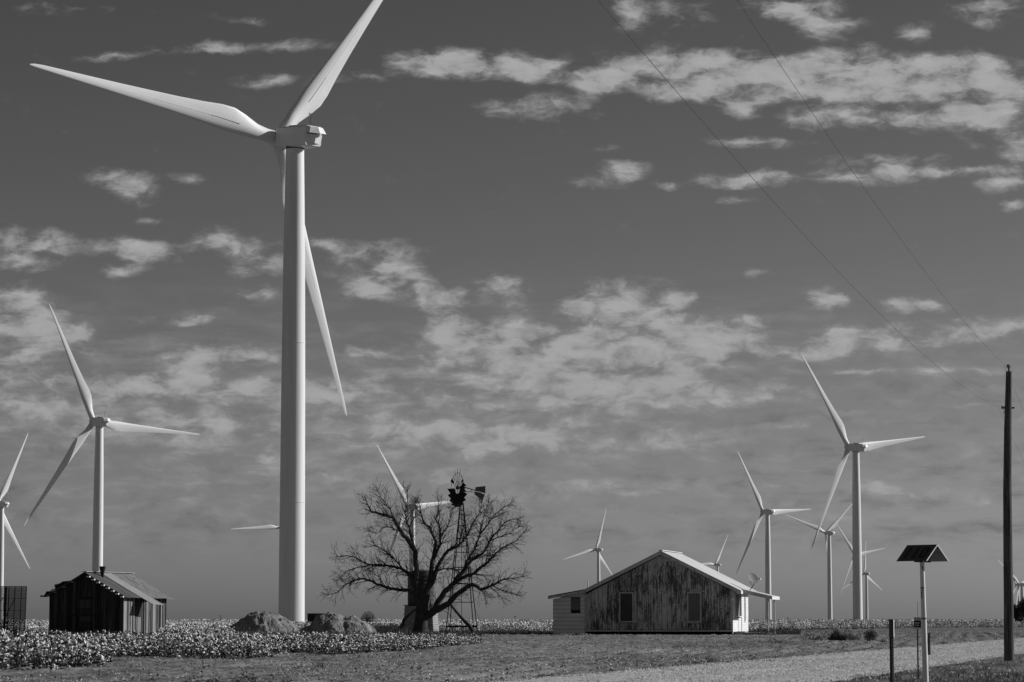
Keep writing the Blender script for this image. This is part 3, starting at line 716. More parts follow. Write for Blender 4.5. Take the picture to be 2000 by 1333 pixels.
for q, (y0, y1, xe_, mi, dz) in enumerate([(-.28, .45, .42, 0, 0), (.43, 1.1, .42, 0, .012), (1.08, 1.75, .42, 0, 0), (1.7, 2.4, 1.25, 1, .03), (2.38, 3.15, 1.25, 1, .02), (3.13, 3.85, .45, 2, .012), (3.83, 4.55, .45, 2, 0), (4.53, 5.25, .45, 2, .012), (5.23, 6.4, .5, 2, .0)]):
    tin(-W/2, rz(-W/2)+dz, xe_, rz(xe_)+dz, y0, y1, M_tin[mi])
for q in range(8):
    y0 = -.28+q*.83; e = random.uniform(-.1, .35)
    tin(-W-e if q else -W-.05, rz(-W-e)+.01*(q % 2), -W/2, rz(-W/2)+.01*(q % 2), y0, y0+.85, M_tin[0])
MB().beam((-W/2, -.3, rz(-W/2)+.03), (-W/2, DP+.3, rz(-W/2)+.03), .35, .03).build('ridge_cap', M_tin[1], S)
# purlin ends whitened to look sunlit along the right rake, rafter ends on the left
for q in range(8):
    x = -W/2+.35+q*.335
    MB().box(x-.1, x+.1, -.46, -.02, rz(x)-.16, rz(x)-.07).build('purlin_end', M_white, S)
for q in range(3):
    x = -W/2-.9-q*.6; MB().box(x-.08, x+.08, -.2, -.02, rz(x)-.17, rz(x)-.09).build('purlin_end', M_grey_wood, S)
# torn, curled sheets on the left side
def ragged(cx, cy, cz, w, d, tilt, seed, name='torn_sheet'):
    r = random.Random(seed); n = 12
    top = [(cx+w*math.cos(2*math.pi*k/n)*r.uniform(.7, 1.1), cy+d*math.sin(2*math.pi*k/n)*r.uniform(.7, 1.1)) for k in range(n)]
    vs = [(a, b, cz+(a-cx)*tilt+r.uniform(-.08, .08)) for a, b in top]; vs += [(a, b, c-.03) for a, b, c in vs]
    return MB().add(vs, [tuple(range(n)), tuple(range(2*n-1, n-1, -1))] + [(k, k+n, (k+1) % n+n, (k+1) % n) for k in range(n)]).build(name, M_tank, S)
ragged(-W+.25, 3.2, ze+.85, 1.0, 1.9, .28, 3); ragged(-W-.15, 2.6, ze+.62, .7, 1.6, .5, 5); ragged(-W-.45, .4, ze-.02, .5, .5, .12, 8); ragged(-W-.1, .2, ze+.2, .45, .4, .5, 9); ragged(-W+.5, 4.4, ze+.98, .9, 1.1, .05, 11)
MB().box(-W+.0, -W+1.4, 2.6, 4.6, ze-.1, ze+.75).build('lean_to_wall', M_dark_wood, S)
MB().lathe([(.09, -.3), (.1, .15), (.2, .62), (.21, .66), (.16, .66)], 14, (-W/2+.55, 1.1, rz(-W/2+.55))).build('stovepipe', M_steel, S, True)

# ------------------------------------------------------------------ wire-sided cotton trailer at the left edge
TD = 196.0; tp = P(48, 1240, TD)
TR = empty('cotton_trailer', (tp.x, TD, 0), R(-6), 'tall wire mesh side of an old cotton trailer cut by the left picture edge', 'trailer')
th_ = 3.35; fl_ = .12
def tpnt(x, z): return (x+fl_*z/th_*(1 if x > -.5 else 1), -.1*z/th_, z)
for x in (0, -.36, -.82, -1.22, -2.4, -2.9, -3.4): MB().beam(tpnt(x, 0), tpnt(x, th_), .045).build('upright', M_steel, TR)
MB().beam(tpnt(-1.45, -.1), tpnt(-1.45, th_), .13).build('upright', M_steel, TR)
for z in (.02, .85, 1.72, 2.55, th_): MB().beam(tpnt(-3.6, z), tpnt(0, z), .05 if z in (.02, th_) else .022).build('rail', M_steel, TR)
MB().beam(tpnt(-1.5, 1.05), tpnt(-.8, 2.55), .04).build('brace', M_steel, TR); MB().beam(tpnt(-2.6, 1.2), tpnt(-1.6, 2.6), .04).build('brace', M_steel, TR)
for z in (.35, .9, 1.4, 2.2): MB().beam((-1.45, -.3, z), (-1.15, -.3, z), .05).build('rung', M_steel, TR)
mb = MB(); st = .055
for q in range(int(3.6/st)): mb.beam(tpnt(-q*st, .02), tpnt(-q*st, th_), .024)
for q in range(int(th_/st)): mb.beam(tpnt(-3.6, q*st), tpnt(0, q*st), .024)
tag(mb.build('wire_mesh', M_steel, TR), kind='stuff')
MB().box(-3.6, 0, .0, 2.2, .0, .12).build('bed', M_steel, TR)

# ------------------------------------------------------------------ dirt mounds
def mound(name, px, D, w, d, h, seed, lab, peaks):
    n = 130; g = np.linspace(-1.25, 1.25, n); X, Y_ = np.meshgrid(g, g)
    Z = np.zeros_like(X)
    for (cx, cy, rx, ry, hh) in peaks:
        rr_ = np.sqrt(((X-cx)/rx)**2+((Y_-cy)/ry)**2); Z = np.maximum(Z, hh*np.clip(1.02-rr_**1.75, 0, 1))
    xx, yy = X*w+seed*7, Y_*d+seed*3
    Z = Z*h*.95*(1+.14*fbm(xx*1.1, yy*1.1, 3, seed)) + (Z > .02)*(.17*fbm(xx*2.6, yy*2.6, 6, seed, .66))*np.clip(Z*5, 0, 1)
    c = P(px, 1240, D)
    V = np.stack([(X*w).ravel(), (Y_*d).ravel(), (Z-.12).ravel()], 1)
    i, j = np.meshgrid(np.arange(n-1), np.arange(n-1), indexing='ij')
    T = np.stack([i*n+j, i*n+j+1, (i+1)*n+j+1, (i+1)*n+j], -1).reshape(-1, 4)
    keep = Z.ravel()[T].max(1) > .01
    o = link_mesh(name, np_mesh(name, V, T[keep], [M_dirtm], smooth=True)); o.location = (c.x, D, 0)
    return tag(o, lab, 'dirt mound', 'dirt mounds in the cotton')
mound('dirt_mound', 516, 200, 2.65, 2.3, 1.88, 3, 'left dirt mound, with one rounded peak left of the huge turbine tower', [(-.1, 0, 1.05, 1, .96), (.22, .1, .9, .8, .86), (-.35, -.1, .7, .8, .62)])
mound('dirt_mound', 660, 196, 2.45, 2.3, 1.68, 5, 'right dirt mound, with a flatter double peak beside the dark cabinet', [(-.15, 0, .95, 1, 1), (.35, 0, .85, .9, .92), (-.75, -.1, .5, .6, .5)])

# ------------------------------------------------------------------ tank on a block base, windmill
BD = 221.0; bp = P(822, 1232, BD)
TK = empty('water_tank', (bp.x, BD, 0), R(-9), 'dark round water tank on a tapering block base behind the bare tree', 'water tank')
def blocks():
    mb = MB(); n = 12; hb = 2.15; rows_ = 12
    for r in range(rows_):
        z0 = hb*r/rows_; z1 = z0+hb/rows_-.02; hw = 1.22-.14*(r+.5)/rows_
        for side in range(4):
            for k in range(7):
                a = -hw+2*hw*(k+.5*(r % 2)*1.0)/7; b = min(a+2*hw/7-.02, hw)
                if a < -hw or a > hw-.05: continue
                j = random.uniform(0, .012)
                if side == 0: mb.box(a, b, -hw-j, -hw+.1, z0, z1)
                elif side == 1: mb.box(hw-.1, hw+j, a, b, z0, z1)
                elif side == 2: mb.box(a, b, hw-.1, hw+j, z0, z1)
                else: mb.box(-hw-j, -hw+.1, a, b, z0, z1)
    return mb
tag(blocks().build('block_course', M_block, TK), kind='stuff')
MB().prism([(-1.15, 0), (1.15, 0), (1.02, 2.14), (-1.02, 2.14)], 'y', -1.02, 1.02).build('base_core', M_dirtm, TK)
MB().box(-1.14, 1.14, -1.14, 1.14, 2.15, 2.22).build('deck', M_dark_wood, TK)
pr = [(1.02, 2.22)]
for q in range(8): pr += [(1.02, 2.3+q*.3), (1.045, 2.36+q*.3), (1.02, 2.42+q*.3)]
MB().lathe(pr+[(1.02, 4.8), (.2, 4.95)], 28).build('tank', M_tank, TK, True)
MB().tube([(1.18, -.4, 2.0), (1.36, -.4, 4.6)], .03, 8).build('pipe', M_lite, TK)

WD = 226.0; wp = P(901.5, 1226, WD)
WM = empty('windmill', (wp.x, WD, 0), R(0), 'old steel farm windmill with half its wheel vanes missing, right of the bare tree', 'windmill')
q_ = R(6)
tops = z_top = 10.3; bw_ = 1.13
cor = [(-1, -1), (1, -1), (1, 1), (-1, 1)]
def leg(c, z):
    k = bw_*(1-z/z_top)+.1*(z/z_top); a = R(8)
    x, y = c[0]*k, c[1]*k; return Vector((x*math.cos(a)-y*math.sin(a), x*math.sin(a)+y*math.cos(a), z))
for c in cor: MB().beam(leg(c, -.1), leg(c, z_top), .07).build('leg', M_steel, WM)
for z in (.55, 2.45, 3.9, 5.2, 6.4, 7.5, 8.5, 9.4):
    for i in range(4): MB().beam(leg(cor[i], z), leg(cor[(i+1) % 4], z), .05 if z > .7 else .14).build('girt', M_steel, WM)
mb = MB()
zs = (2.45, 3.9, 5.2, 6.4, 7.5, 8.5)
for a, b in zip(zs[:-1], zs[1:]):
    for i in range(4):
        mb.tube([leg(cor[i], a), leg(cor[(i+1) % 4], b)], .008, 4); mb.tube([leg(cor[(i+1) % 4], a), leg(cor[i], b)], .008, 4)
mb.build('cross_brace', M_steel, WM)
MB().tube([(0, 0, -.1), (0, 0, z_top)], .022, 6).build('pump_rod', M_steel, WM)
MB().beam((.1, -.05, 9.35), (.62, -.1, 9.35), .07).build('platform', M_steel, WM)
for c in ((2.2, -1.0),): MB().tube([leg(cor[1], 2.0), (1.95, -1.3, 0)], .012, 5).build('guy_wire', M_steel, WM)
hc_ = Vector((0, 0, 11.5))
tdir = Vector((math.cos(R(27)), math.sin(R(27)), 0)); side = Vector((-tdir.y, tdir.x, 0)); upv = Vector((0, 0, 1))
MB().box(-.16, .22, -.14, .14, 11.2, 11.65).tube([(0, 0, z_top), (0, 0, 11.7)], .06, 8).tube([hc_-tdir*.45, hc_+tdir*.3], .07, 8).build('gearbox', M_steel, WM)
wc = hc_ - tdir*.38
wh = MB().tube([wc-tdir*.1, wc+tdir*.12], .13, 10).build('wheel_hub', M_steel, WM)
def wpt(r, a, off=0): return wc + side*(r*math.cos(a)) + upv*(r*math.sin(a)) + tdir*off
for rad, r_ in ((1.18, .018), (.5, .014)):
    MB().tube([wpt(rad, 2*math.pi*k/36) for k in range(37)], r_, 5, False).build('wheel_rim', M_steel, WM)
for k in range(18):
    a = R(90+20*k)
    if k % 3 == 0 or k in (1, 17, 2, 8): MB().tube([wpt(.1, a), wpt(1.52 if k in (0, 1, 17) else 1.2, a)], .014, 5).build('spoke', M_steel, WM)
    full = {6, 7, 8, 9, 10, 11, 12, 13}; bent = {3: .5, 4: .8, 5: .9, 15: .8, 16: .45}
    if k in full or k in bent:
        s_ = 1 if k in full else bent[k]; tw_ = .22 if k in full else random.uniform(-.3, .3)
        r0, r1 = .52 if k in full else .8, (.52+1.03*s_ if k in full else .8+.7*s_); da0, da1 = R(7), R(9.2)*(1 if k in full else .6)
        q = [wpt(r0, a-da0, tw_*.3), wpt(r0, a+da0, -tw_*.3), wpt(r1, a+da1, -tw_*.75), wpt(r1, a-da1, tw_*.75)]
        q2 = [p_+tdir*.012 for p_ in q]
        MB().add(q+q2, [(0,1,2,3), (7,6,5,4), (0,4,5,1), (1,5,6,2), (2,6,7,3), (3,7,4,0)]).build('vane', M_steel if k % 2 else M_galv if False else M_steel, WM)
# broken tail
def tpx(px, py): # point of the tail plane
    e = (px-893)/24.6/math.cos(R(27)); return hc_ - tdir*.33 + tdir*e + upv*((954-py)/24.6)
MB().tube([tpx(903, 952), tpx(927, 958.5)], .045, 6).tube([tpx(905, 961.5), tpx(926, 961.5)], .03, 6).tube([tpx(917, 961), tpx(921, 956)], .02, 5).build('tail_boom', M_steel, WM)
def plate(pts, nm):
    a = [tpx(*p_)-side*.01 for p_ in pts]; b = [tpx(*p_)+side*.01 for p_ in pts]; n = len(pts)
    MB().add(a+b, [tuple(range(n)), tuple(range(2*n-1, n-1, -1))]+[(k, k+n, (k+1) % n+n, (k+1) % n) for k in range(n)]).build(nm, M_steel, WM)
plate([(926.5, 952), (946, 949.3), (946, 964), (936, 961), (926.5, 960)], 'tail_vane')
plate([(926.5, 961), (935, 962), (945, 966.5), (940, 979), (924, 965)], 'tail_vane')
MB().beam((-2.6, .3, .1), (-1.5, -.6, .14), .2).build('trough_beam', M_dark_wood, WM)

# ------------------------------------------------------------------ bare tree
GD = 207.0
tb = P(822, 1241, GD)
TREE = empty('bare_tree', (tb.x, GD, 0), 0, 'large bare leafless tree with a short thick trunk and wide crooked limbs', 'tree')
def tq(px, py, dy=0.0): p_ = P(px, py, GD+dy); return Vector((p_.x-tb.x, dy, p_.z))
LIMBS = [  # polyline in the photograph's own places, radius start, end, depth start, end
 ('trunk', [(822,1243),(821,1225),(824,1200),(826,1180),(830,1160)], .62, .5, 0, 0),
 ('limb', [(826,1180),(816,1158),(812,1138),(813,1110),(811,1077),(800,1058),(788,1045),(776,1026),(768,1011),(757,1008),(745,1005),(735,1001),(725,999),(718,986),(714,974)], .34, .03, 0, -1.5),
 ('limb', [(811,1077),(804,1052),(799,1031),(793,1015),(791,1002),(796,985),(795,962)], .15, .02, -.5, -.2),
 ('limb', [(830,1165),(836,1145),(840,1128),(845,1097),(850,1075),(851,1059),(845,1044),(839,1031),(828,1020),(822,1003),(819,985)], .32, .03, 0, .8),
 ('limb', [(845,1097),(853,1080),(859,1065),(861,1047),(859,1031),(851,1014),(857,1000),(857,982)], .17, .02, .3, -1.2),
 ('limb', [(833,1160),(846,1135),(853,1113),(862,1095),(874,1077),(886,1069),(897,1065),(906,1053),(914,1042),(919,1031),(925,1020),(937,1002),(941,985)], .24, .02, 0, 1.8),
 ('limb', [(820,1160),(811,1157),(800,1153),(780,1152),(760,1149),(748,1145),(737,1141),(724,1134),(711,1131),(701,1132),(691,1135),(684,1138),(677,1142),(667,1151),(657,1159),(643,1161)], .2, .02, 0, 1.0),
 ('limb', [(816,1145),(806,1128),(797,1119),(785,1111),(771,1107),(760,1105),(748,1104),(735,1104),(722,1104),(712,1099),(703,1094),(690,1088),(677,1085),(660,1088)], .18, .02, 0, -1.4),
 ('limb', [(785,1111),(778,1100),(771,1094),(757,1080),(745,1072),(733,1066),(728,1058)], .1, .02, -.4, -2.2),
 ('limb', [(788,1045),(776,1036),(765,1031),(756,1028),(746,1032),(737,1042),(726,1040)], .08, .015, -.8, -2.0),
 ('limb', [(824,1212),(834,1203),(846,1196),(858,1189),(877,1179),(884,1169),(891,1162),(905,1152),(919,1142),(930,1144),(939,1151),(949,1149),(959,1145),(968,1140),(977,1134),(990,1131),(1002,1129),(1019,1127)], .4, .02, 0, -2.0),
 ('limb', [(957,1146),(964,1152),(971,1159),(979,1168)], .06, .015, -1.2, -1.6),
 ('limb', [(962,1144),(975,1151),(988,1156),(1008,1162)], .07, .015, -1.2, -2.4),
 ('limb', [(846,1194),(856,1177),(868,1157),(877,1149),(888,1137),(896,1124),(905,1117),(913,1104),(922,1094),(932,1087),(942,1082),(950,1070),(957,1057),(965,1045),(974,1037),(985,1022),(994,1016),(1008,1014)], .3, .02, -.3, 1.0),
 ('limb', [(880,1146),(900,1131),(925,1120),(937,1110),(948,1102),(958,1092),(968,1082),(977,1074),(985,1068),(996,1062),(1008,1057),(1022,1042)], .19, .02, 0, -1.5),
 ('limb', [(905,1117),(909,1104),(916,1090),(925,1077),(931,1061),(937,1045),(940,1031),(942,1020),(948,1000),(954,983)], .15, .02, .5, 2.2),
 ('limb', [(853,1115),(866,1112),(875,1111),(885,1111),(895,1113),(905,1112)], .08, .03, .1, -.8),
 ('limb', [(937,1045),(948,1030),(958,1016),(970,1004),(984,990),(996,986)], .08, .012, 1.4, .6),
 ('limb', [(957,1057),(972,1050),(986,1046),(1000,1038),(1012,1030)], .07, .012, .5, -.8),
 ('limb', [(861,1047),(872,1030),(880,1012),(884,996)], .08, .012, -.6, .8),
 ('limb', [(897,1065),(899,1048),(905,1030),(908,1012)], .08, .012, 1.0, 0),
 ('limb', [(768,1011),(762,996),(752,982),(744,972),(738,960)], .08, .012, -1.2, -.2),
 ('limb', [(799,1031),(808,1014),(815,1000),(812,984)], .07, .012, -.3, .6),
 ('limb', [(722,1104),(708,1108),(692,1110),(676,1118),(664,1128)], .07, .012, -1, .4),
 ('limb', [(748,1145),(744,1132),(734,1122),(722,1116)], .06, .012, .5, 1.6),
 ('limb', [(939,1151),(944,1158),(948,1168)], .05, .02, -1, -1.3)]
tw = []      # twig chains (points, radii)
trnd = random.Random(4)
def grow(p0, d, ln, r0, depth):
    n = max(3, int(ln/.22)); pts = [p0]; rad = [r0]; p_ = p0.copy(); d = d.normalized()
    for i in range(n):
        d = (d + Vector((trnd.gauss(0, .15), trnd.gauss(0, .15), trnd.gauss(.04, .15)))).normalized()
        p_ = p_ + d*(ln/n); pts.append(p_.copy()); rad.append(max(.008, r0*(1-(i+1)/n*.7)))
        if depth > 0 and i > 0 and trnd.random() < .9:
            a = trnd.choice((-1, 1))*R(trnd.uniform(20, 50)); ax = Vector((trnd.gauss(0, .35), 1, trnd.gauss(0, .3))).normalized()
            d2 = Matrix.Rotation(a, 3, ax) @ d
            grow(p_.copy(), d2, ln*trnd.uniform(.35, .65)*(1-.4*i/n), max(.006, rad[-1]*.7), depth-1)
    tw.append((pts, rad))
for (nm, poly, r0, r1, d0, d1) in LIMBS:
    # resample with small wiggle
    pts = []; n = len(poly)
    for i in range(n-1):
        for k in range(2):
            t = k/2; s_ = (i+t)/(n-1)
            px = poly[i][0]+(poly[i+1][0]-poly[i][0])*t; py = poly[i][1]+(poly[i+1][1]-poly[i][1])*t
            pts.append((px+(trnd.uniform(-1, 1) if 0 < i and nm != 'trunk' else 0), py+(trnd.uniform(-1, 1) if 0 < i else 0), d0+(d1-d0)*s_))
    pts.append((poly[-1][0], poly[-1][1], d1))
    P3 = [tq(a, b, c) for a, b, c in pts]; m_ = len(P3)
    rad = [(r0*.8+(r1-r0*.8)*(i/(m_-1))**.75)*trnd.uniform(.93, 1.08) for i in range(m_)]
    if nm == 'trunk': rad[0] *= 1.35; rad[1] *= 1.12
    MB().tube(P3, rad, 9 if r0 > .15 else 6).build(nm, M_bark, TREE, True)
    if nm == 'trunk': continue
    L_ = 0
    for i in range(2, m_):
        s_ = i/(m_-1); seg = (P3[i]-P3[i-1]).length; dirv = (P3[i]-P3[i-1]).normalized()
        if rad[i] > .28: continue
        pr_ = seg*(13 if rad[i] < .12 else 6)
        while pr_ > 0:
            if trnd.random() < pr_:
                a = trnd.choice((-1, 1))*R(trnd.uniform(28, 70)); ax = Vector((trnd.gauss(0, .4), 1, trnd.gauss(0, .4))).normalized()
                d2 = Matrix.Rotation(a, 3, ax) @ dirv
                d2 = d2 + Vector((0, 0, .22)); out = (P3[i]-Vector((0, 0, 4.5))).normalized(); d2 = d2+out*.15
                grow(P3[i], d2, trnd.uniform(.5, 1.35)*(1.2-.55*s_), min(.03, max(.014, rad[i]*.5)), 2)
            pr_ -= 1
    for k in range(4): grow(P3[-1], dirv+Vector((trnd.gauss(0, .3), trnd.gauss(0, .3), trnd.gauss(.1, .3))), trnd.uniform(.3, .6), .016, 2)
mb = MB()
for pts, rad in tw: mb.tube(pts, [r*1.0 for r in rad], 3, False)
tag(mb.build('twig', M_twig, TREE), kind='stuff')
print('twigs', len(tw), 'faces', len(mb.f))
def fallen(pts, r, lab, nm='fallen_limb'):
    p0 = pts[0]; o = P(p0[0], p0[1], GD-p0[2]); root = MB()
    P3 = [P(a, b, GD-c)-o for a, b, c in pts]
    m_ = len(P3); root.tube(P3, [r*(1-.6*i/(m_-1)) for i in range(m_)], 7)
    ob = root.build(nm, M_bark, None, True); ob.location = o; return tag(ob, lab, 'branch')
fallen([(927.5, 1240, .9), (915, 1221, .9), (903, 1209, .9), (892, 1196, .9), (879, 1180, .9)], .17, 'broken grey limb leaning from the ground against the right side of the bare tree')
fallen([(780, 1240, .9), (789, 1211, .9), (800, 1200, .9), (813, 1190, .6)], .15, 'broken limb leaning on the left of the bare tree trunk, before the block base')

# ------------------------------------------------------------------ power pole with its line
PD = 79.0; pb = P(1972, 1291, PD)
PO = empty('utility_pole', (pb.x, PD, 0), 0, 'tall dark wooden utility pole beside the gravel road at the right edge', 'utility pole')
def pp(px, py): q = P(px, py, PD); return Vector((q.x-pb.x, 0, q.z))
pts = [pp(1971, 1296), pp(1970.3, 1200), pp(1968.6, 1080), pp(1967.5, 960), pp(1968.3, 840), pp(1970.5, 726)]
MB().tube(pts, [.142, .137, .128, .118, .104, .082], 20).build('shaft', M_pole, PO, True)
MB().tube([pp(1970.5, 727), pp(1970.3, 718)], .022, 8).build('top_pin', M_steel, PO)
o_ = pp(1970.2, 718); MB().lathe([(.03, -.02), (.07, 0), (.05, .03), (.075, .05), (.05, .075), (.03, .085)], 14, o_).build('insulator', M_ceram, PO, True)
a = pp(1962, 796.5); b = pp(1975, 797)
MB().tube([a-Vector((.07, 0, 0)), a+Vector((.05, 0, 0))], .035, 10).tube([a-Vector((.09, 0, 0)), a-Vector((.07, 0, 0))], .055, 10).build('insulator', M_ceram, PO)
MB().tube([b-Vector((.02, 0, 0)), b+Vector((.09, 0, 0))], .025, 8).build('bolt', M_steel, PO)
MB().tube([a-Vector((.02, 0, .02)), a-Vector((.02, 0, .18))], .008, 5).build('bracket', M_steel, PO)
MB().beam(pp(1962.5, 1150), pp(1962.5, 1160), .03).build('nail_plate', M_steel, PO)
def wire(x0, zt_, zmin, lab, off):
    pts = []
    for y in np.concatenate([np.linspace(-13, 79, 60), np.linspace(82, 171, 24)]):
        c = 33 if y <= 79 else 125
        pts.append((x0+.2245*(y-79), y, zmin+(zt_-zmin)*((y-c)/46)**2))
    p0 = Vector(pts[0]); mb = MB().tube([Vector(p)-p0 for p in pts], 0.0028, 5); o = mb.build('overhead_wire', M_wire)
    o.location = p0; return tag(o, lab, 'wire')
wire(pb.x-.02, 8.2, 7.28, 'upper power wire running over the insulator on the top of the utility pole', 0)
wire(pb.x-.2, 7.02, 5.85, 'lower power wire held by the side insulator below the top of the utility pole', 0)

# ------------------------------------------------------------------ aerial marker on a white post
AD = 48.0; ab = P(1808, 1345, AD)
AM = empty('aerial_marker', (ab.x, AD, 0), 0, 'white post carrying a small dark gabled number board reading 110', 'marker sign')
def ap(px, py, dy=0): q = P(px, py, AD+dy); return Vector((q.x-ab.x, dy, q.z))
MB().tube([Vector((0, 0, -.1)), ap(1808, 1333), ap(1804.5, 1215), ap(1801.5, 1120), ap(1800.5, 1090)], [.052, .05, .045, .04, .038], 20).build('post', M_postw, AM, True)
MB().tube([ap(1804.4, 1210), ap(1804.3, 1207)], .047, 20).tube([ap(1802.2, 1150), ap(1802.1, 1147.5)], .043, 20).build('band', M_galv, AM)
for (px, y0, y1, w_) in ((1802.0, 1113, 1106, .012), (1800.3, 1169, 1156, .014), (1801.3, 1154, 1152, .03)):
    MB().box(-w_/2, w_/2, -.004, 0, 0, (y0-y1)/115.8).build('painted_mark', M_black, AM).location = ap(px, y0, -.046)
g = R(45); rd = Vector((math.cos(g), -math.sin(g), 0)); pd = Vector((math.cos(g), math.sin(g), 0))
Lr, Ls, Hh = .62, .615, .275
cen = ap(1801.5, 1065)
r0 = cen - rd*Lr/2; r1 = cen + rd*Lr/2
def slab(a, b, c, d, t, name, m_, par=AM):
    n_ = (b-a).cross(d-a).normalized()*t
    vs = [a, b, c, d, a+n_, b+n_, c+n_, d+n_]
    return MB().add(vs, [(0,3,2,1), (4,5,6,7), (0,1,5,4), (1,2,6,5), (2,3,7,6), (3,0,4,7)]).build(name, m_, par)
dn = Vector((0, 0, -Hh))
lp = slab(r0-pd*Ls/2+dn, r1-pd*Ls/2+dn, r1, r0, .006, 'left_panel', M_sign)
rp_ = slab(r1+pd*Ls/2+dn, r0+pd*Ls/2+dn, r0+pd*.004, r1+pd*.004, .006, 'right_panel', M_signin)
for s_ in (-1, 1):
    for rr_ in (r0, r1):
        MB().beam(rr_+pd*Ls/2*s_+dn, rr_+Vector((0, 0, -.002)), .012, .014).build('panel_edge', M_lite, AM)
MB().beam(cen-pd*.2+dn*1.02, cen+pd*.2+dn*1.02, .05, .02).build('bracket', M_steel, AM)
# digits 110 painted on the left panel, tops towards the ridge
e1 = rd; e2 = (r0 - (r0-pd*Ls/2+dn)).normalized(); nn = e1.cross(e2).normalized(); hgt = (pd*Ls/2-dn).length
def digit(ch, u0):
    o = r0-pd*Ls/2+dn + nn*.0085; mb = MB(); w_, h_, s_ = .11, hgt*.68, .034; v0 = hgt*.16
    def rect(a, b, c, d):
        q = [o+e1*(u0+a)+e2*(v0+c), o+e1*(u0+b)+e2*(v0+c), o+e1*(u0+b)+e2*(v0+d), o+e1*(u0+a)+e2*(v0+d)]
        mb.add(q+[p_+nn*.003 for p_ in q], [(0,3,2,1), (4,5,6,7), (0,1,5,4), (1,2,6,5), (2,3,7,6), (3,0,4,7)])
    if ch == '1': rect(w_/2-s_/2, w_/2+s_/2, 0, h_)
    else:
        n = 24; ou = []; inn = []
        for k in range(n):
            t = 2*math.pi*k/n; cx = math.copysign(abs(math.cos(t))**.7, math.cos(t)); cy = math.copysign(abs(math.sin(t))**.8, math.sin(t))
            ou.append(o+e1*(u0+w_/2+cx*w_*.62)+e2*(v0+h_/2+cy*h_/2)); inn.append(o+e1*(u0+w_/2+cx*(w_*.62-s_))+e2*(v0+h_/2+cy*(h_/2-s_)))
        vs = ou+inn+[p_+nn*.003 for p_ in ou+inn]; N2 = 2*n
        fs = []
        for k in range(n):
            k2 = (k+1) % n
            fs += [(k+N2, k2+N2, n+k2+N2, n+k+N2), (k, n+k, n+k2, k2), (k, k2, k2+N2, k+N2), (n+k2, n+k, n+k+N2, n+k2+N2)]
        mb.add(vs, fs)
    return mb.build('digit', M_black, lp)
digit('1', .07); digit('1', .235); digit('0', .41)

# small warning sign on a thin stake
WD2 = 56.0; wb = P(1794, 1330, WD2)
WS = empty('warning_sign', (wb.x, WD2, 0), 0, 'small dark warning placard on a thin stake just left of the white marker post', 'sign')
def wq(px, py, dy=0): q = P(px, py, WD2+dy); return Vector((q.x-wb.x, dy, q.z))
MB().beam(wq(1793.5, 1345), wq(1792, 1228), .026).build('stake', M_galv, WS)
MB().tube([wq(1792, 1206), wq(1792.3, 1175)], .004, 5).build('whip', M_galv, WS)
a, b = wq(1785, 1230, -.03), wq(1798.6, 1206, -.03)
MB().box(a.x, b.x, -.034, -.02, a.z, b.z).build('placard', M_trim, WS)
zf = lambda py: wq(1790, py).z
MB().box(a.x+.004, b.x-.004, -.038, -.0345, zf(1226), zf(1212.5)).build('dark_field', M_black, WS)
for k, (py, x0, x1) in enumerate(((1217.2, .022, .112), (1221.8, .03, .1))):
    n = 6
    for q in range(n):
        xa = a.x+x0+(x1-x0)*q/n; MB().box(xa, xa+(x1-x0)/n*.66, -.0415, -.0385, zf(py+1), zf(py-1)).build('letter', M_lite, WS)
for q in range(3):
    xa = a.x+.02+q*.038; MB().box(xa, xa+.012, -.038, -.0345, zf(1211.3), zf(1207.4)).build('letter', M_black, WS)
# black marker post
KD = 47.0; kb = P(1742.5, 1340, KD)
BP = empty('black_post', (kb.x, KD, 0), R(-14), 'short black perforated steel post with a dark sleeve on top, left of the white post', 'post')
def kz(py): return P(1743, py, KD).z
MB().box(-.031, .031, -.03, .03, -.1, kz(1246)).build('post', M_blackpost, BP)
MB().box(-.036, .036, -.035, .035, kz(1246), kz(1210)).build('sleeve', M_postsleeve, BP)
MB().box(.0362, .041, -.03, .035, kz(1245), kz(1210.6)).build('lit_edge_strip', M_lite, BP)  # pale strip paints the sunlit right edge of the sleeve
mb = MB(); z = 0.02
while z < kz(1248): mb.box(.006, .016, -.0335, -.0302, z, z+.011); z += .0254
tag(mb.build('lit_hole_dot', M_lite, BP), kind='stuff')  # pale dots paint the sunlight on the rims of the holes
# old short post beyond the road
ob = P(1814.5, 1280, 88); q = MB().tube([(0, 0, -.1), (.0, 0, .5), (.02, 0, .72)], [.055, .05, .035], 10).build('short_post', M_dark_wood, None, True)
q.location = (ob.x, 88, 0); tag(q, 'short dark wooden stump post just behind the right side of the white post', 'post')

# ------------------------------------------------------------------ far poles on the horizon
def far_pole():
    r = empty('distant_pole', (0, 0, 0)); MB().tube([(0, 0, -.2), (0, 0, 9)], [.35, .28], 6).build('shaft', M_tank, r)
    MB().box(-1.5, 1.5, -.12, .12, 8.0, 8.3).build('crossarm', M_tank, r); return r
fp = far_pole()
for i, (px, py, D, lab) in enumerate([(431, 1202, 3200, 'tiny distant power pole on the horizon between the shed and the left mound'), (1006, 1203, 3000, 'tiny distant power pole on the horizon between the windmill and the farmhouse'),
        (1539, 1205, 3600, 'tiny distant power pole on the horizon just right of the farmhouse porch'), (1725, 1208, 4400, 'tiny distant power pole on the horizon left of the black post'), (1938, 1210.5, 4400, 'tiny distant power pole on the horizon just left of the utility pole')]):
    o = fp if i == 0 else copy_tree(fp); q = P(px, py, D); o.location = (q.x, D, max(q.z-9, -8)); tag(o, lab, 'power pole', 'distant power poles')

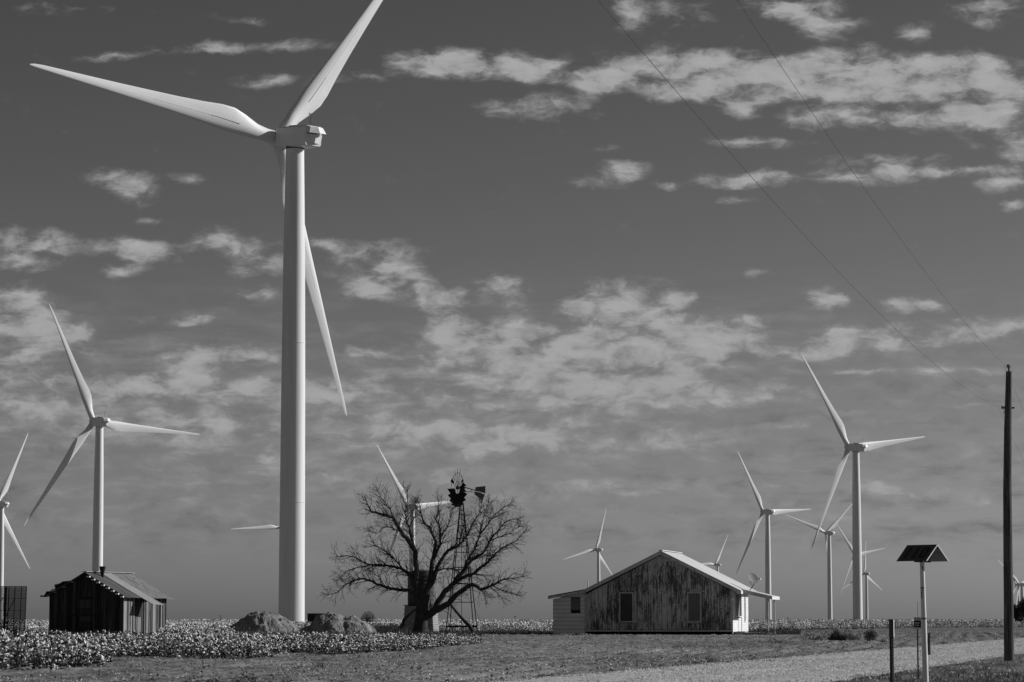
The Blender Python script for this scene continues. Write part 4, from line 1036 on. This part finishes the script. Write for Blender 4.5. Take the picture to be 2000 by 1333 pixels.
# ------------------------------------------------------------------ cotton
def tri_tf(protos, idx, pos, ang, scl, hs):
    Vs = []; Ts = []; Ms = []; off = 0
    for k, (V, T, M_) in enumerate(protos):
        s_ = np.where(idx == k)[0]
        if len(s_) == 0: continue
        c, sn = np.cos(ang[s_])[:, None], np.sin(ang[s_])[:, None]
        X = (V[None, :, 0]*c - V[None, :, 1]*sn)*scl[s_][:, None]; Y = (V[None, :, 0]*sn + V[None, :, 1]*c)*scl[s_][:, None]; Z = V[None, :, 2]*hs[s_][:, None]
        W_ = np.stack([X+pos[s_][:, 0:1], Y+pos[s_][:, 1:2], Z+pos[s_][:, 2:3]], -1).reshape(-1, 3)
        TT = (T[None]+(np.arange(len(s_))*len(V))[:, None, None]).reshape(-1, 3)+off
        Vs.append(W_); Ts.append(TT); Ms.append(np.tile(M_, len(s_))); off += len(W_)
    return np.concatenate(Vs), np.concatenate(Ts), np.concatenate(Ms)
OCT_V = np.array([(1,0,0),(-1,0,0),(0,1,0),(0,-1,0),(0,0,1),(0,0,-1)], float)
OCT_T = np.array([(0,2,4),(2,1,4),(1,3,4),(3,0,4),(2,0,5),(1,2,5),(3,1,5),(0,3,5)])
TET_V = np.array([(1,0,-.6),(-.6,.9,-.6),(-.6,-.9,-.6),(0,0,1.1)], float); TET_T = np.array([(0,1,3),(1,2,3),(2,0,3),(0,2,1)])
def cotton_proto(seed, nb, nl, ns, oct_, bs=.032, spread=.27, low=.18):
    r = np.random.default_rng(seed); V = []; T = []; M_ = []; n = 0
    def add(v, t, m_):
        nonlocal n
        V.append(v); T.append(t+n); M_.append(np.full(len(t), m_)); n += len(v)
    for k in range(ns):
        a = r.uniform(0, 6.28); top = np.array([math.cos(a)*spread*r.uniform(.2, .9), math.sin(a)*spread*r.uniform(.2, .9), r.uniform(.7, 1.05)])
        b = np.array([r.uniform(-.04, .04), r.uniform(-.04, .04), 0]); w = .009
        v = np.array([b+(w, 0, 0), b+(-w/2, w, 0), b+(-w/2, -w, 0), top+(w*.5, 0, 0), top+(-w*.3, w*.5, 0), top+(-w*.3, -w*.5, 0)])
        add(v, np.array([(0,1,4),(0,4,3),(1,2,5),(1,5,4),(2,0,3),(2,3,5)]), 2)
    for k in range(nl):
        a = r.uniform(0, 6.28); rad = spread*math.sqrt(r.uniform(.02, 1)); z = r.uniform(.1, .95); c = np.array([rad*math.cos(a), rad*math.sin(a), z])
        s_ = r.uniform(.035, .075); u = r.normal(size=3); u /= np.linalg.norm(u); w = np.cross(u, r.normal(size=3)); w /= np.linalg.norm(w)
        v = np.array([c-u*s_, c+w*s_*.6, c+u*s_, c-w*s_*.6+np.array([0, 0, -.02])]); add(v, np.array([(0,1,2),(0,2,3)]), 1)
    for k in range(nb):
        a = r.uniform(0, 6.28); rad = spread*math.sqrt(r.uniform(.1, 1)); z = low+(1-low)*r.uniform(0, 1)**.8
        s_ = bs*r.uniform(.6, 1.2); base = OCT_V if oct_ else TET_V
        v = base*np.array([s_*r.uniform(.7, 1.1), s_*r.uniform(.7, 1.1), s_*r.uniform(.9, 1.7)])
        if oct_: v = v+r.normal(size=v.shape)*s_*.18
        t_ = r.uniform(-.6, .6); v = np.stack([v[:, 0]*math.cos(t_)+v[:, 2]*math.sin(t_), v[:, 1], -v[:, 0]*math.sin(t_)+v[:, 2]*math.cos(t_)], 1)
        add(v+np.array([rad*math.cos(a), rad*math.sin(a), z*.98]), OCT_T if oct_ else TET_T, 0)
    return np.concatenate(V), np.concatenate(T), np.concatenate(M_)
def place(n, y0, y1, pw=1.0, margin=.03):
    y = y0+(y1-y0)*rng.random(n)**pw; u = rng.uniform(-.18-margin, .18+margin, n); x = u*y
    # rows a metre apart, running away from the camera
    dx, dy = math.sin(R(9)), math.cos(R(9)); q = x*dy-y*dx; q2 = np.round(q/1.0)*1.0+rng.normal(0, .14, n); x = x+(q2-q)*dy*.8; y = y-(q2-q)*dx*.8
    return x, y
CM = [M_boll, M_leaf, M_stalk]
def cotton(n, y0, y1, protos, hfun, sc_, pw=1.0, holes=()):
    x, y = place(n, y0, y1, pw); k = cotton_mask(x, y) & (rng.random(n) < np.clip(.85+1.6*vnoise(x*.9, y*.5, 3), .25, 1))
    for (hx_, hy_, hr) in holes: k &= (x-hx_)**2+(y-hy_)**2 > hr*hr
    x, y = x[k], y[k]; m_ = len(x); idx = rng.integers(0, len(protos), m_)
    h = hfun(x, y)*(1+.3*vnoise(x*.5, y*.35, 2))*rng.uniform(.62, 1.16, m_)
    pos = np.stack([x, y, ground_z(x, y)-.02], 1)
    return tri_tf(protos, idx, pos, rng.uniform(0, 6.28, m_), sc_*rng.uniform(.65, 1.35, m_), h)
hole = [(-35.9, 465.3, 7)]
def hnear(x, y): return np.interp(pxof(x, y), [0, 225, 450, 700, 930], [.74, .7, .66, .6, .52])*np.interp(y, [60, 100, 140, 225], [1, .95, .95, 1.1])
pn = [cotton_proto(s_, 14, 30, 4, True, .046) for s_ in range(8)]
pm = [cotton_proto(20+s_, 9, 18, 2, False, .063, .33) for s_ in range(6)]
pf = [cotton_proto(40+s_, 5, 22, 1, False, .075, .5, .3) for s_ in range(6)]
px_ = [cotton_proto(60+s_, 2, 24, 0, False, .1, 1.3, .6) for s_ in range(4)]
parts = [cotton(16500, 56, 140, pn, hnear, 1.0), cotton(18000, 140, 231, pm, hnear, 1.0),
         cotton(23000, 231, 320, pm, lambda x, y: .74+0*x, 1.0, 1.0, hole), cotton(26000, 320, 640, pf, lambda x, y: .74+0*x, 1.0, 1.25, hole),
         cotton(9000, 640, 1900, px_, lambda x, y: .86+0*x, 2.4, 1.4)]
off = 0; Vs, Ts, Ms = [], [], []
for (v, t, m_) in parts:
    print('cotton part tris', len(t)); Vs.append(v); Ts.append(t+off); Ms.append(m_); off += len(v)
cot = link_mesh('cotton_field', np_mesh('cotton_field', np.concatenate(Vs), np.concatenate(Ts), CM, np.concatenate(Ms)))
tag(cot, 'ripe cotton plants with white open bolls covering the field', 'cotton field', kind='stuff')

# ------------------------------------------------------------------ grass, weeds, litter
def blades(xs, ys, h, w, lean=.5, z0=None):
    n = len(xs); a = rng.uniform(0, 6.28, n); l = rng.normal(0, lean, n)*h; l2 = rng.normal(0, lean, n)*h
    z = ground_z(xs, ys)-.01 if z0 is None else z0
    b0 = np.stack([xs-w*np.cos(a), ys-w*np.sin(a), z], 1); b1 = np.stack([xs+w*np.cos(a), ys+w*np.sin(a), z], 1); t = np.stack([xs+l, ys+l2, z+h], 1)
    V = np.stack([b0, b1, t], 1).reshape(-1, 3); T = np.arange(n*3).reshape(-1, 3); return V, T
def inview(n, y0, y1, pw=1.0):
    y = y0+(y1-y0)*rng.random(n)**pw; return rng.uniform(-.2, .2, n)*y, y
# verge right of the road
x, y = inview(150000, 44, 170, 1.5); s_ = road_s(x, y); e_ = 0.5*vnoise(x*.8, y*.4, 3)+.6*fbm(x*2.5, y*1.2, 2, 1)
k = (s_ > ROADW+.0+e_) & (rng.random(len(x)) < np.clip(.55+1.6*vnoise(x*.6, y*.3, 4), .12, 1)); x, y = x[k], y[k]
h = rng.uniform(.03, .11, len(x))*(1+.8*np.clip(vnoise(x*.5, y*.25, 2)+.1, 0, 1)); V, T = blades(x, y, h, .007, .7)
tag(link_mesh('verge_grass', np_mesh('verge_grass', V, T, [M_grass])), 'short rough grass on the verge right of the gravel road', 'grass', kind='stuff')
# thin grass and weeds on the open dirt and at the road's left edge
x, y = inview(190000, 46, 280, 1.3); s_ = road_s(x, y); px = pxof(x, y)
pat = vnoise(x*.35, y*.1, 1)+.8*vnoise(x*1.1, y*.35, 3)
k = (s_ < -.15+.5*vnoise(x, y*.5, 3)) & (~cotton_mask(x, y)) & ((rng.random(len(x)) < np.clip(pat*.9-.12, 0, .5)) | (rng.random(len(x)) < .55*np.exp(-((s_+.45)/.4)**2)*(pat > 0)) | ((y > 205) & (rng.random(len(x)) < .25)))
x, y = x[k], y[k]; h = rng.uniform(.02, .07, len(x))*np.where(y > 205, 1.8, 1); V, T = blades(x, y, h, .009, .8)
tag(link_mesh('dry_grass', np_mesh('dry_grass', V, T, [M_grass])), 'sparse low dry grass scattered over the bare field edge', 'grass', kind='stuff')
# dark rank growth, its dark tone partly painted shade, round the mounds, the tree foot, the shed and the trailer
xs, ys, hs = [], [], []
for (px0_, px1_, y0, y1, n, hh) in ((440, 940, 140, 222, 26000, .42), (700, 800, 196, 226, 9000, .75), (-100, 330, 105, 226, 22000, .4), (930, 1080, 205, 232, 5000, .28), (1455, 1560, 206, 240, 4500, .4), (1440, 1530, 206, 232, 2500, .32)):
    y = rng.uniform(y0, y1, n); u = (rng.uniform(px0_, px1_, n)-1000)/F; x = u*y; c = ~cotton_mask(x, y)
    # keep clear of the house floor
    k = c & (rng.random(n) < np.clip(.6+vnoise(x*.7, y*.5, 2)*1.2, .1, 1)); xs.append(x[k]); ys.append(y[k]); hs.append(hh*rng.uniform(.35, 1.0, k.sum())*(1+.8*vnoise(x[k]*.5, y[k]*.5, 1)))
x, y, h = map(np.concatenate, (xs, ys, hs)); V, T = blades(x, y, h, .02, .35)
tag(link_mesh('tall_weeds', np_mesh('tall_weeds', V, T, [M_weed])), 'dark uncut weeds, partly standing in for shade, round the mounds, tree and shed', 'weeds', kind='stuff')
# litter: fallen cotton, pebbles, clods
def bits(n, y0, y1, pw, s0, s1, cond, m_, name, lab, cat):
    x, y = inview(n, y0, y1, pw); k = cond(x, y); x, y = x[k], y[k]; n = len(x); s_ = rng.uniform(s0, s1, n)*(y/60)**.25
    R_ = rng.normal(size=(n, 4, 3))*.25; v = (TET_V[None]+R_)*s_[:, None, None]; v[:, :, 2] *= .6
    v = v+np.stack([x, y, ground_z(x, y)+s_*.25], 1)[:, None]; V = v.reshape(-1, 3); T = (TET_T[None]+(np.arange(n)*4)[:, None, None]).reshape(-1, 3)
    tag(link_mesh(name, np_mesh(name, V, T, [m_])), lab, cat, kind='stuff')
bits(20000, 48, 260, 1.3, .010, .030, lambda x, y: (~cotton_mask(x, y)) & (rng.random(len(x)) < .3+vnoise(x*.4, y*.15, 2)) & ((road_s(x, y) < -.1) | (road_s(x, y) > ROADW+.3)), M_boll, 'cotton_litter', 'scraps of fallen white cotton strewn over the dirt', 'litter')
bits(52000, 46, 230, 1.5, .014, .05, lambda x, y: (road_s(x, y) < .1), M_dirtm, 'dirt_clods', 'small clods lying on the bare dirt', 'clods')
def road_bits(n):
    t = -14+175*rng.random(n)**1.4; s_ = rng.uniform(-.5, ROADW+.6, n); x = RU0[0]+rdir.x*t+rn.x*s_; y = RU0[1]+rdir.y*t+rn.y*s_; sz = rng.uniform(.007, .022, n)*(1+t.clip(0)/120)
    v = (TET_V[None]+rng.normal(size=(n, 4, 3))*.25)*sz[:, None, None]; v[:, :, 2] *= .7; v = v+np.stack([x, y, .03+0*x+sz*.2], 1)[:, None]
    return v.reshape(-1, 3), (TET_T[None]+(np.arange(n)*4)[:, None, None]).reshape(-1, 3)
V, T = road_bits(75000)
tag(link_mesh('gravel', np_mesh('gravel', V, T, [M_stone])), 'loose pale gravel stones on the road', 'gravel', kind='stuff')

def weed(px, py, D, w, h, n, m_, name, lab, cat='weed', bolls=0, leafs=.04, style='leaf', ball=False):
    c = P(px, py, D); r = np.random.default_rng(int(px*7+py))
    pts = r.normal(size=(n, 3)); pts /= np.linalg.norm(pts, axis=1)[:, None]; rad = r.random(n)**.45
    pts = pts*rad[:, None]; X = pts[:, 0]*w/2; Y_ = pts[:, 1]*w/2; Z = (pts[:, 2]*.5+.5)*h if ball else np.abs(pts[:, 2])**.6*h*(.8+.3*np.sin(pts[:, 0]*5+px)+.15*r.random(n))
    C_ = np.stack([X, Y_, Z], 1)
    if style == 'leaf':
        u = r.normal(size=(n, 3)); u /= np.linalg.norm(u, axis=1)[:, None]; v = np.cross(u, r.normal(size=(n, 3))); v /= np.linalg.norm(v, axis=1)[:, None]
        s_ = leafs*r.uniform(.5, 1.2, n)[:, None]; V = np.stack([C_-u*s_, C_+v*s_*.6, C_+u*s_], 1).reshape(-1, 3)
    else:
        b = np.stack([X*.6, Y_*.6, 0*X], 1); wv = np.stack([r.normal(0, .008, n), r.normal(0, .008, n), 0*X], 1)
        V = np.stack([b-wv, b+wv, C_*np.array([1, 1, 1.1])], 1).reshape(-1, 3)
    T = np.arange(n*3).reshape(-1, 3); mi = np.zeros(n)
    nst = 14; b = np.zeros((nst, 3)); b[:, 0] = r.uniform(-w*.2, w*.2, nst); e = b*2+np.stack([r.uniform(-w*.2, w*.2, nst), r.uniform(-w*.2, w*.2, nst), r.uniform(h*.4, h*.95, nst)], 1); wv = np.array([.008, 0, 0])
    V2 = np.stack([b-wv, b+wv, e], 1).reshape(-1, 3); T2 = np.arange(nst*3).reshape(-1, 3)+len(V); V = np.concatenate([V, V2]); T = np.concatenate([T, T2]); mi = np.concatenate([mi, np.zeros(nst)])
    if bolls:
        ii = r.integers(0, n, bolls); vb = (OCT_V[None]*.03*r.uniform(.6, 1.3, (bolls, 1, 1))+C_[ii][:, None]).reshape(-1, 3); tbb = (OCT_T[None]+(np.arange(bolls)*6)[:, None, None]).reshape(-1, 3)+len(V)
        V = np.concatenate([V, vb]); T = np.concatenate([T, tbb]); mi = np.concatenate([mi, np.ones(len(tbb))])
    o = link_mesh(name, np_mesh(name, V, T, [m_, M_boll], mi)); o.location = (c.x, D, gz(c.x, D)-.02); return tag(o, lab, cat)
def gd(py): return HC*F/(py-1209)
weed(400, 1333, 50.5, .8, .17, 260, M_weed, 'weed_clump', 'low dark leafy weed at the bottom picture edge below the shed side', leafs=.03)
weed(486, 1333, 50.8, .7, .26, 300, M_weed, 'weed_clump', 'taller dark leafy weed at the bottom edge below the left mound', leafs=.03)
weed(530, 1333, 50.5, .35, .1, 90, M_grass, 'weed_clump', 'pale dry curled weed just right of the taller dark weed at the bottom edge', style='stem')
weed(296, 1333, 50.4, .2, .14, 60, M_weed, 'weed_clump', 'small thin dark weed, leftmost of those at the bottom edge', leafs=.025)
weed(626, 1300, gd(1300), .45, .2, 26, M_grass, 'dry_stalk', 'bent dry stalks arching from the dirt below the right mound', 'stalk', style='stem')
weed(820, 1306, gd(1306), .18, .16, 90, M_weed, 'weed_clump', 'tiny upright dark weed on the dirt below the bare tree', leafs=.02)
weed(1066, 1321, gd(1321), .45, .12, 160, M_weed, 'weed_clump', 'low dark weed on the left edge of the gravel road nearest the camera', leafs=.025)
weed(1100, 1304, gd(1304), .18, .13, 60, M_weed, 'weed_clump', 'small dark pointed weed on the dirt before the addition of the farmhouse', leafs=.022)
weed(1196, 1308, gd(1308), .3, .1, 110, M_weed, 'weed_clump', 'low dark weed at the road edge below the left gable window', leafs=.022)
weed(1387, 1291, gd(1291), .24, .16, 110, M_weed, 'weed_clump', 'dark upright weed at the road edge below the farmhouse corner', leafs=.022)
weed(1340, 1285, gd(1285), 1.6, .12, 260, M_grass, 'weed_clump', 'wide flat patch of dry weed on the dirt before the right gable window', leafs=.03)
weed(1345, 1262, gd(1262), .6, .22, 160, M_weed, 'weed_clump', 'dark round weed right of centre on the dirt before the farmhouse', leafs=.03)
weed(1322, 1266, gd(1266), .55, .17, 140, M_weed, 'weed_clump', 'low dark weed left of the round weed before the farmhouse', leafs=.03)
weed(1428, 1258, gd(1258), .4, .14, 90, M_weed, 'weed_clump', 'small weed on the dirt just below the sunlit corner of the farmhouse', leafs=.03)
weed(1518, 1255, gd(1255), 1.1, .28, 340, M_weed, 'weed_clump', 'spreading dark weed on the dirt before the porch posts', leafs=.035)
weed(1594, 1253, gd(1253), 1.7, .5, 1100, M_weed, 'cotton_clump', 'loose group of cotton plants with white bolls on the open dirt', 'cotton plant', bolls=80, leafs=.045)
weed(1636, 1253, gd(1253), 1.3, .6, 1500, M_weed, 'grass_tussock', 'upright dark grass tussock between the cotton group and the leafy bush', 'grass tussock', style='stem')
weed(1662, 1253, gd(1253), 1.2, .6, 1100, M_weed, 'low_bush', 'dark leafy bush with a few white bolls right of the grass tussock', 'bush', bolls=10, leafs=.04)
weed(1700, 1252, gd(1252), .8, .66, 2200, M_bush, 'tumbleweed', 'round dark tumbleweed left of the black post', 'tumbleweed', leafs=.035, ball=True)
weed(1722, 1253, gd(1253), .9, .2, 300, M_grass, 'weed_clump', 'flat weed just right of the tumbleweed', style='stem')
weed(1845, 1259, gd(1259), .35, .12, 90, M_weed, 'weed_clump', 'tiny dark weed at the far road edge between white post and utility pole', leafs=.03)
weed(1925, 1238, gd(1238), 1.5, .2, 300, M_weed, 'weed_clump', 'long low dark weed left of the utility pole beyond the road', leafs=.04)
weed(1500, 1240, 204, 2.4, .5, 500, M_weed, 'low_bush', 'straggling low bush at the front corner of the porch', 'bush', leafs=.06)
weed(1528, 1238, 212, 2.6, .55, 520, M_weed, 'low_bush', 'straggling low bush right of the outer porch posts', 'bush', leafs=.06)
weed(1700, 1322, gd(1322), 1.5, .09, 320, M_weed, 'weed_clump', 'low weedy patch with scraps of cotton at the verge left of the black post', leafs=.02, bolls=16)
# round dry bush beyond the right mound, dark trees at the right edge
b = weed(719, 1222, 300, 1.7, 2.0, 3600, M_bush, 'dry_bush', 'round dry bush on the horizon just right of the right dirt mound', 'bush', leafs=.06, ball=True)
def dense_tree(px, D, w, h, lab, seed):
    c = P(px, 1212, D); r = empty('dense_tree', (c.x, D, 0), 0, lab, 'tree', 'dark trees at the right edge'); g_ = np.random.default_rng(seed)
    MB().tube([(0, 0, -.2), (.1, 0, h*.3), (0, .1, h*.6)], [.25, .2, .1], 8).build('trunk', M_bark, r, True)
    cl = g_.normal(size=(26, 3)); cl /= np.linalg.norm(cl, axis=1)[:, None]; cl *= g_.random((26, 1))**.4*np.array([w*.4, w*.4, h*.36]); cl[:, 2] += h*.5
    n = 9000; k = g_.integers(0, 26, n); d = g_.normal(size=(n, 3)); d /= np.linalg.norm(d, axis=1)[:, None]; C_ = cl[k]+d*(g_.random((n, 1))**.5)*np.array([w*.17, w*.17, h*.17])
    C_ = C_[C_[:, 2] > .15]; n = len(C_)
    u = g_.normal(size=(n, 3)); u /= np.linalg.norm(u, axis=1)[:, None]; v = np.cross(u, g_.normal(size=(n, 3))); v /= np.linalg.norm(v, axis=1)[:, None]; s_ = .16*g_.uniform(.5, 1.2, n)[:, None]
    V = np.stack([C_-u*s_, C_+v*s_*.6, C_+u*s_], 1).reshape(-1, 3); link_mesh('crown', np_mesh('crown', V, np.arange(n*3).reshape(-1, 3), [M_bush]), r)
dense_tree(1987, 520, 3.4, 4.6, 'dark leafy tree just right of the utility pole at the right edge', 1)
dense_tree(2012, 515, 4.5, 5.6, 'dark leafy tree cut by the right picture edge', 2)
print('tris', sum(len(o.data.polygons) * (2 if len(o.data.polygons) and o.data.polygons[0].loop_total == 4 else 1) for o in SC.objects if o.type == 'MESH'))
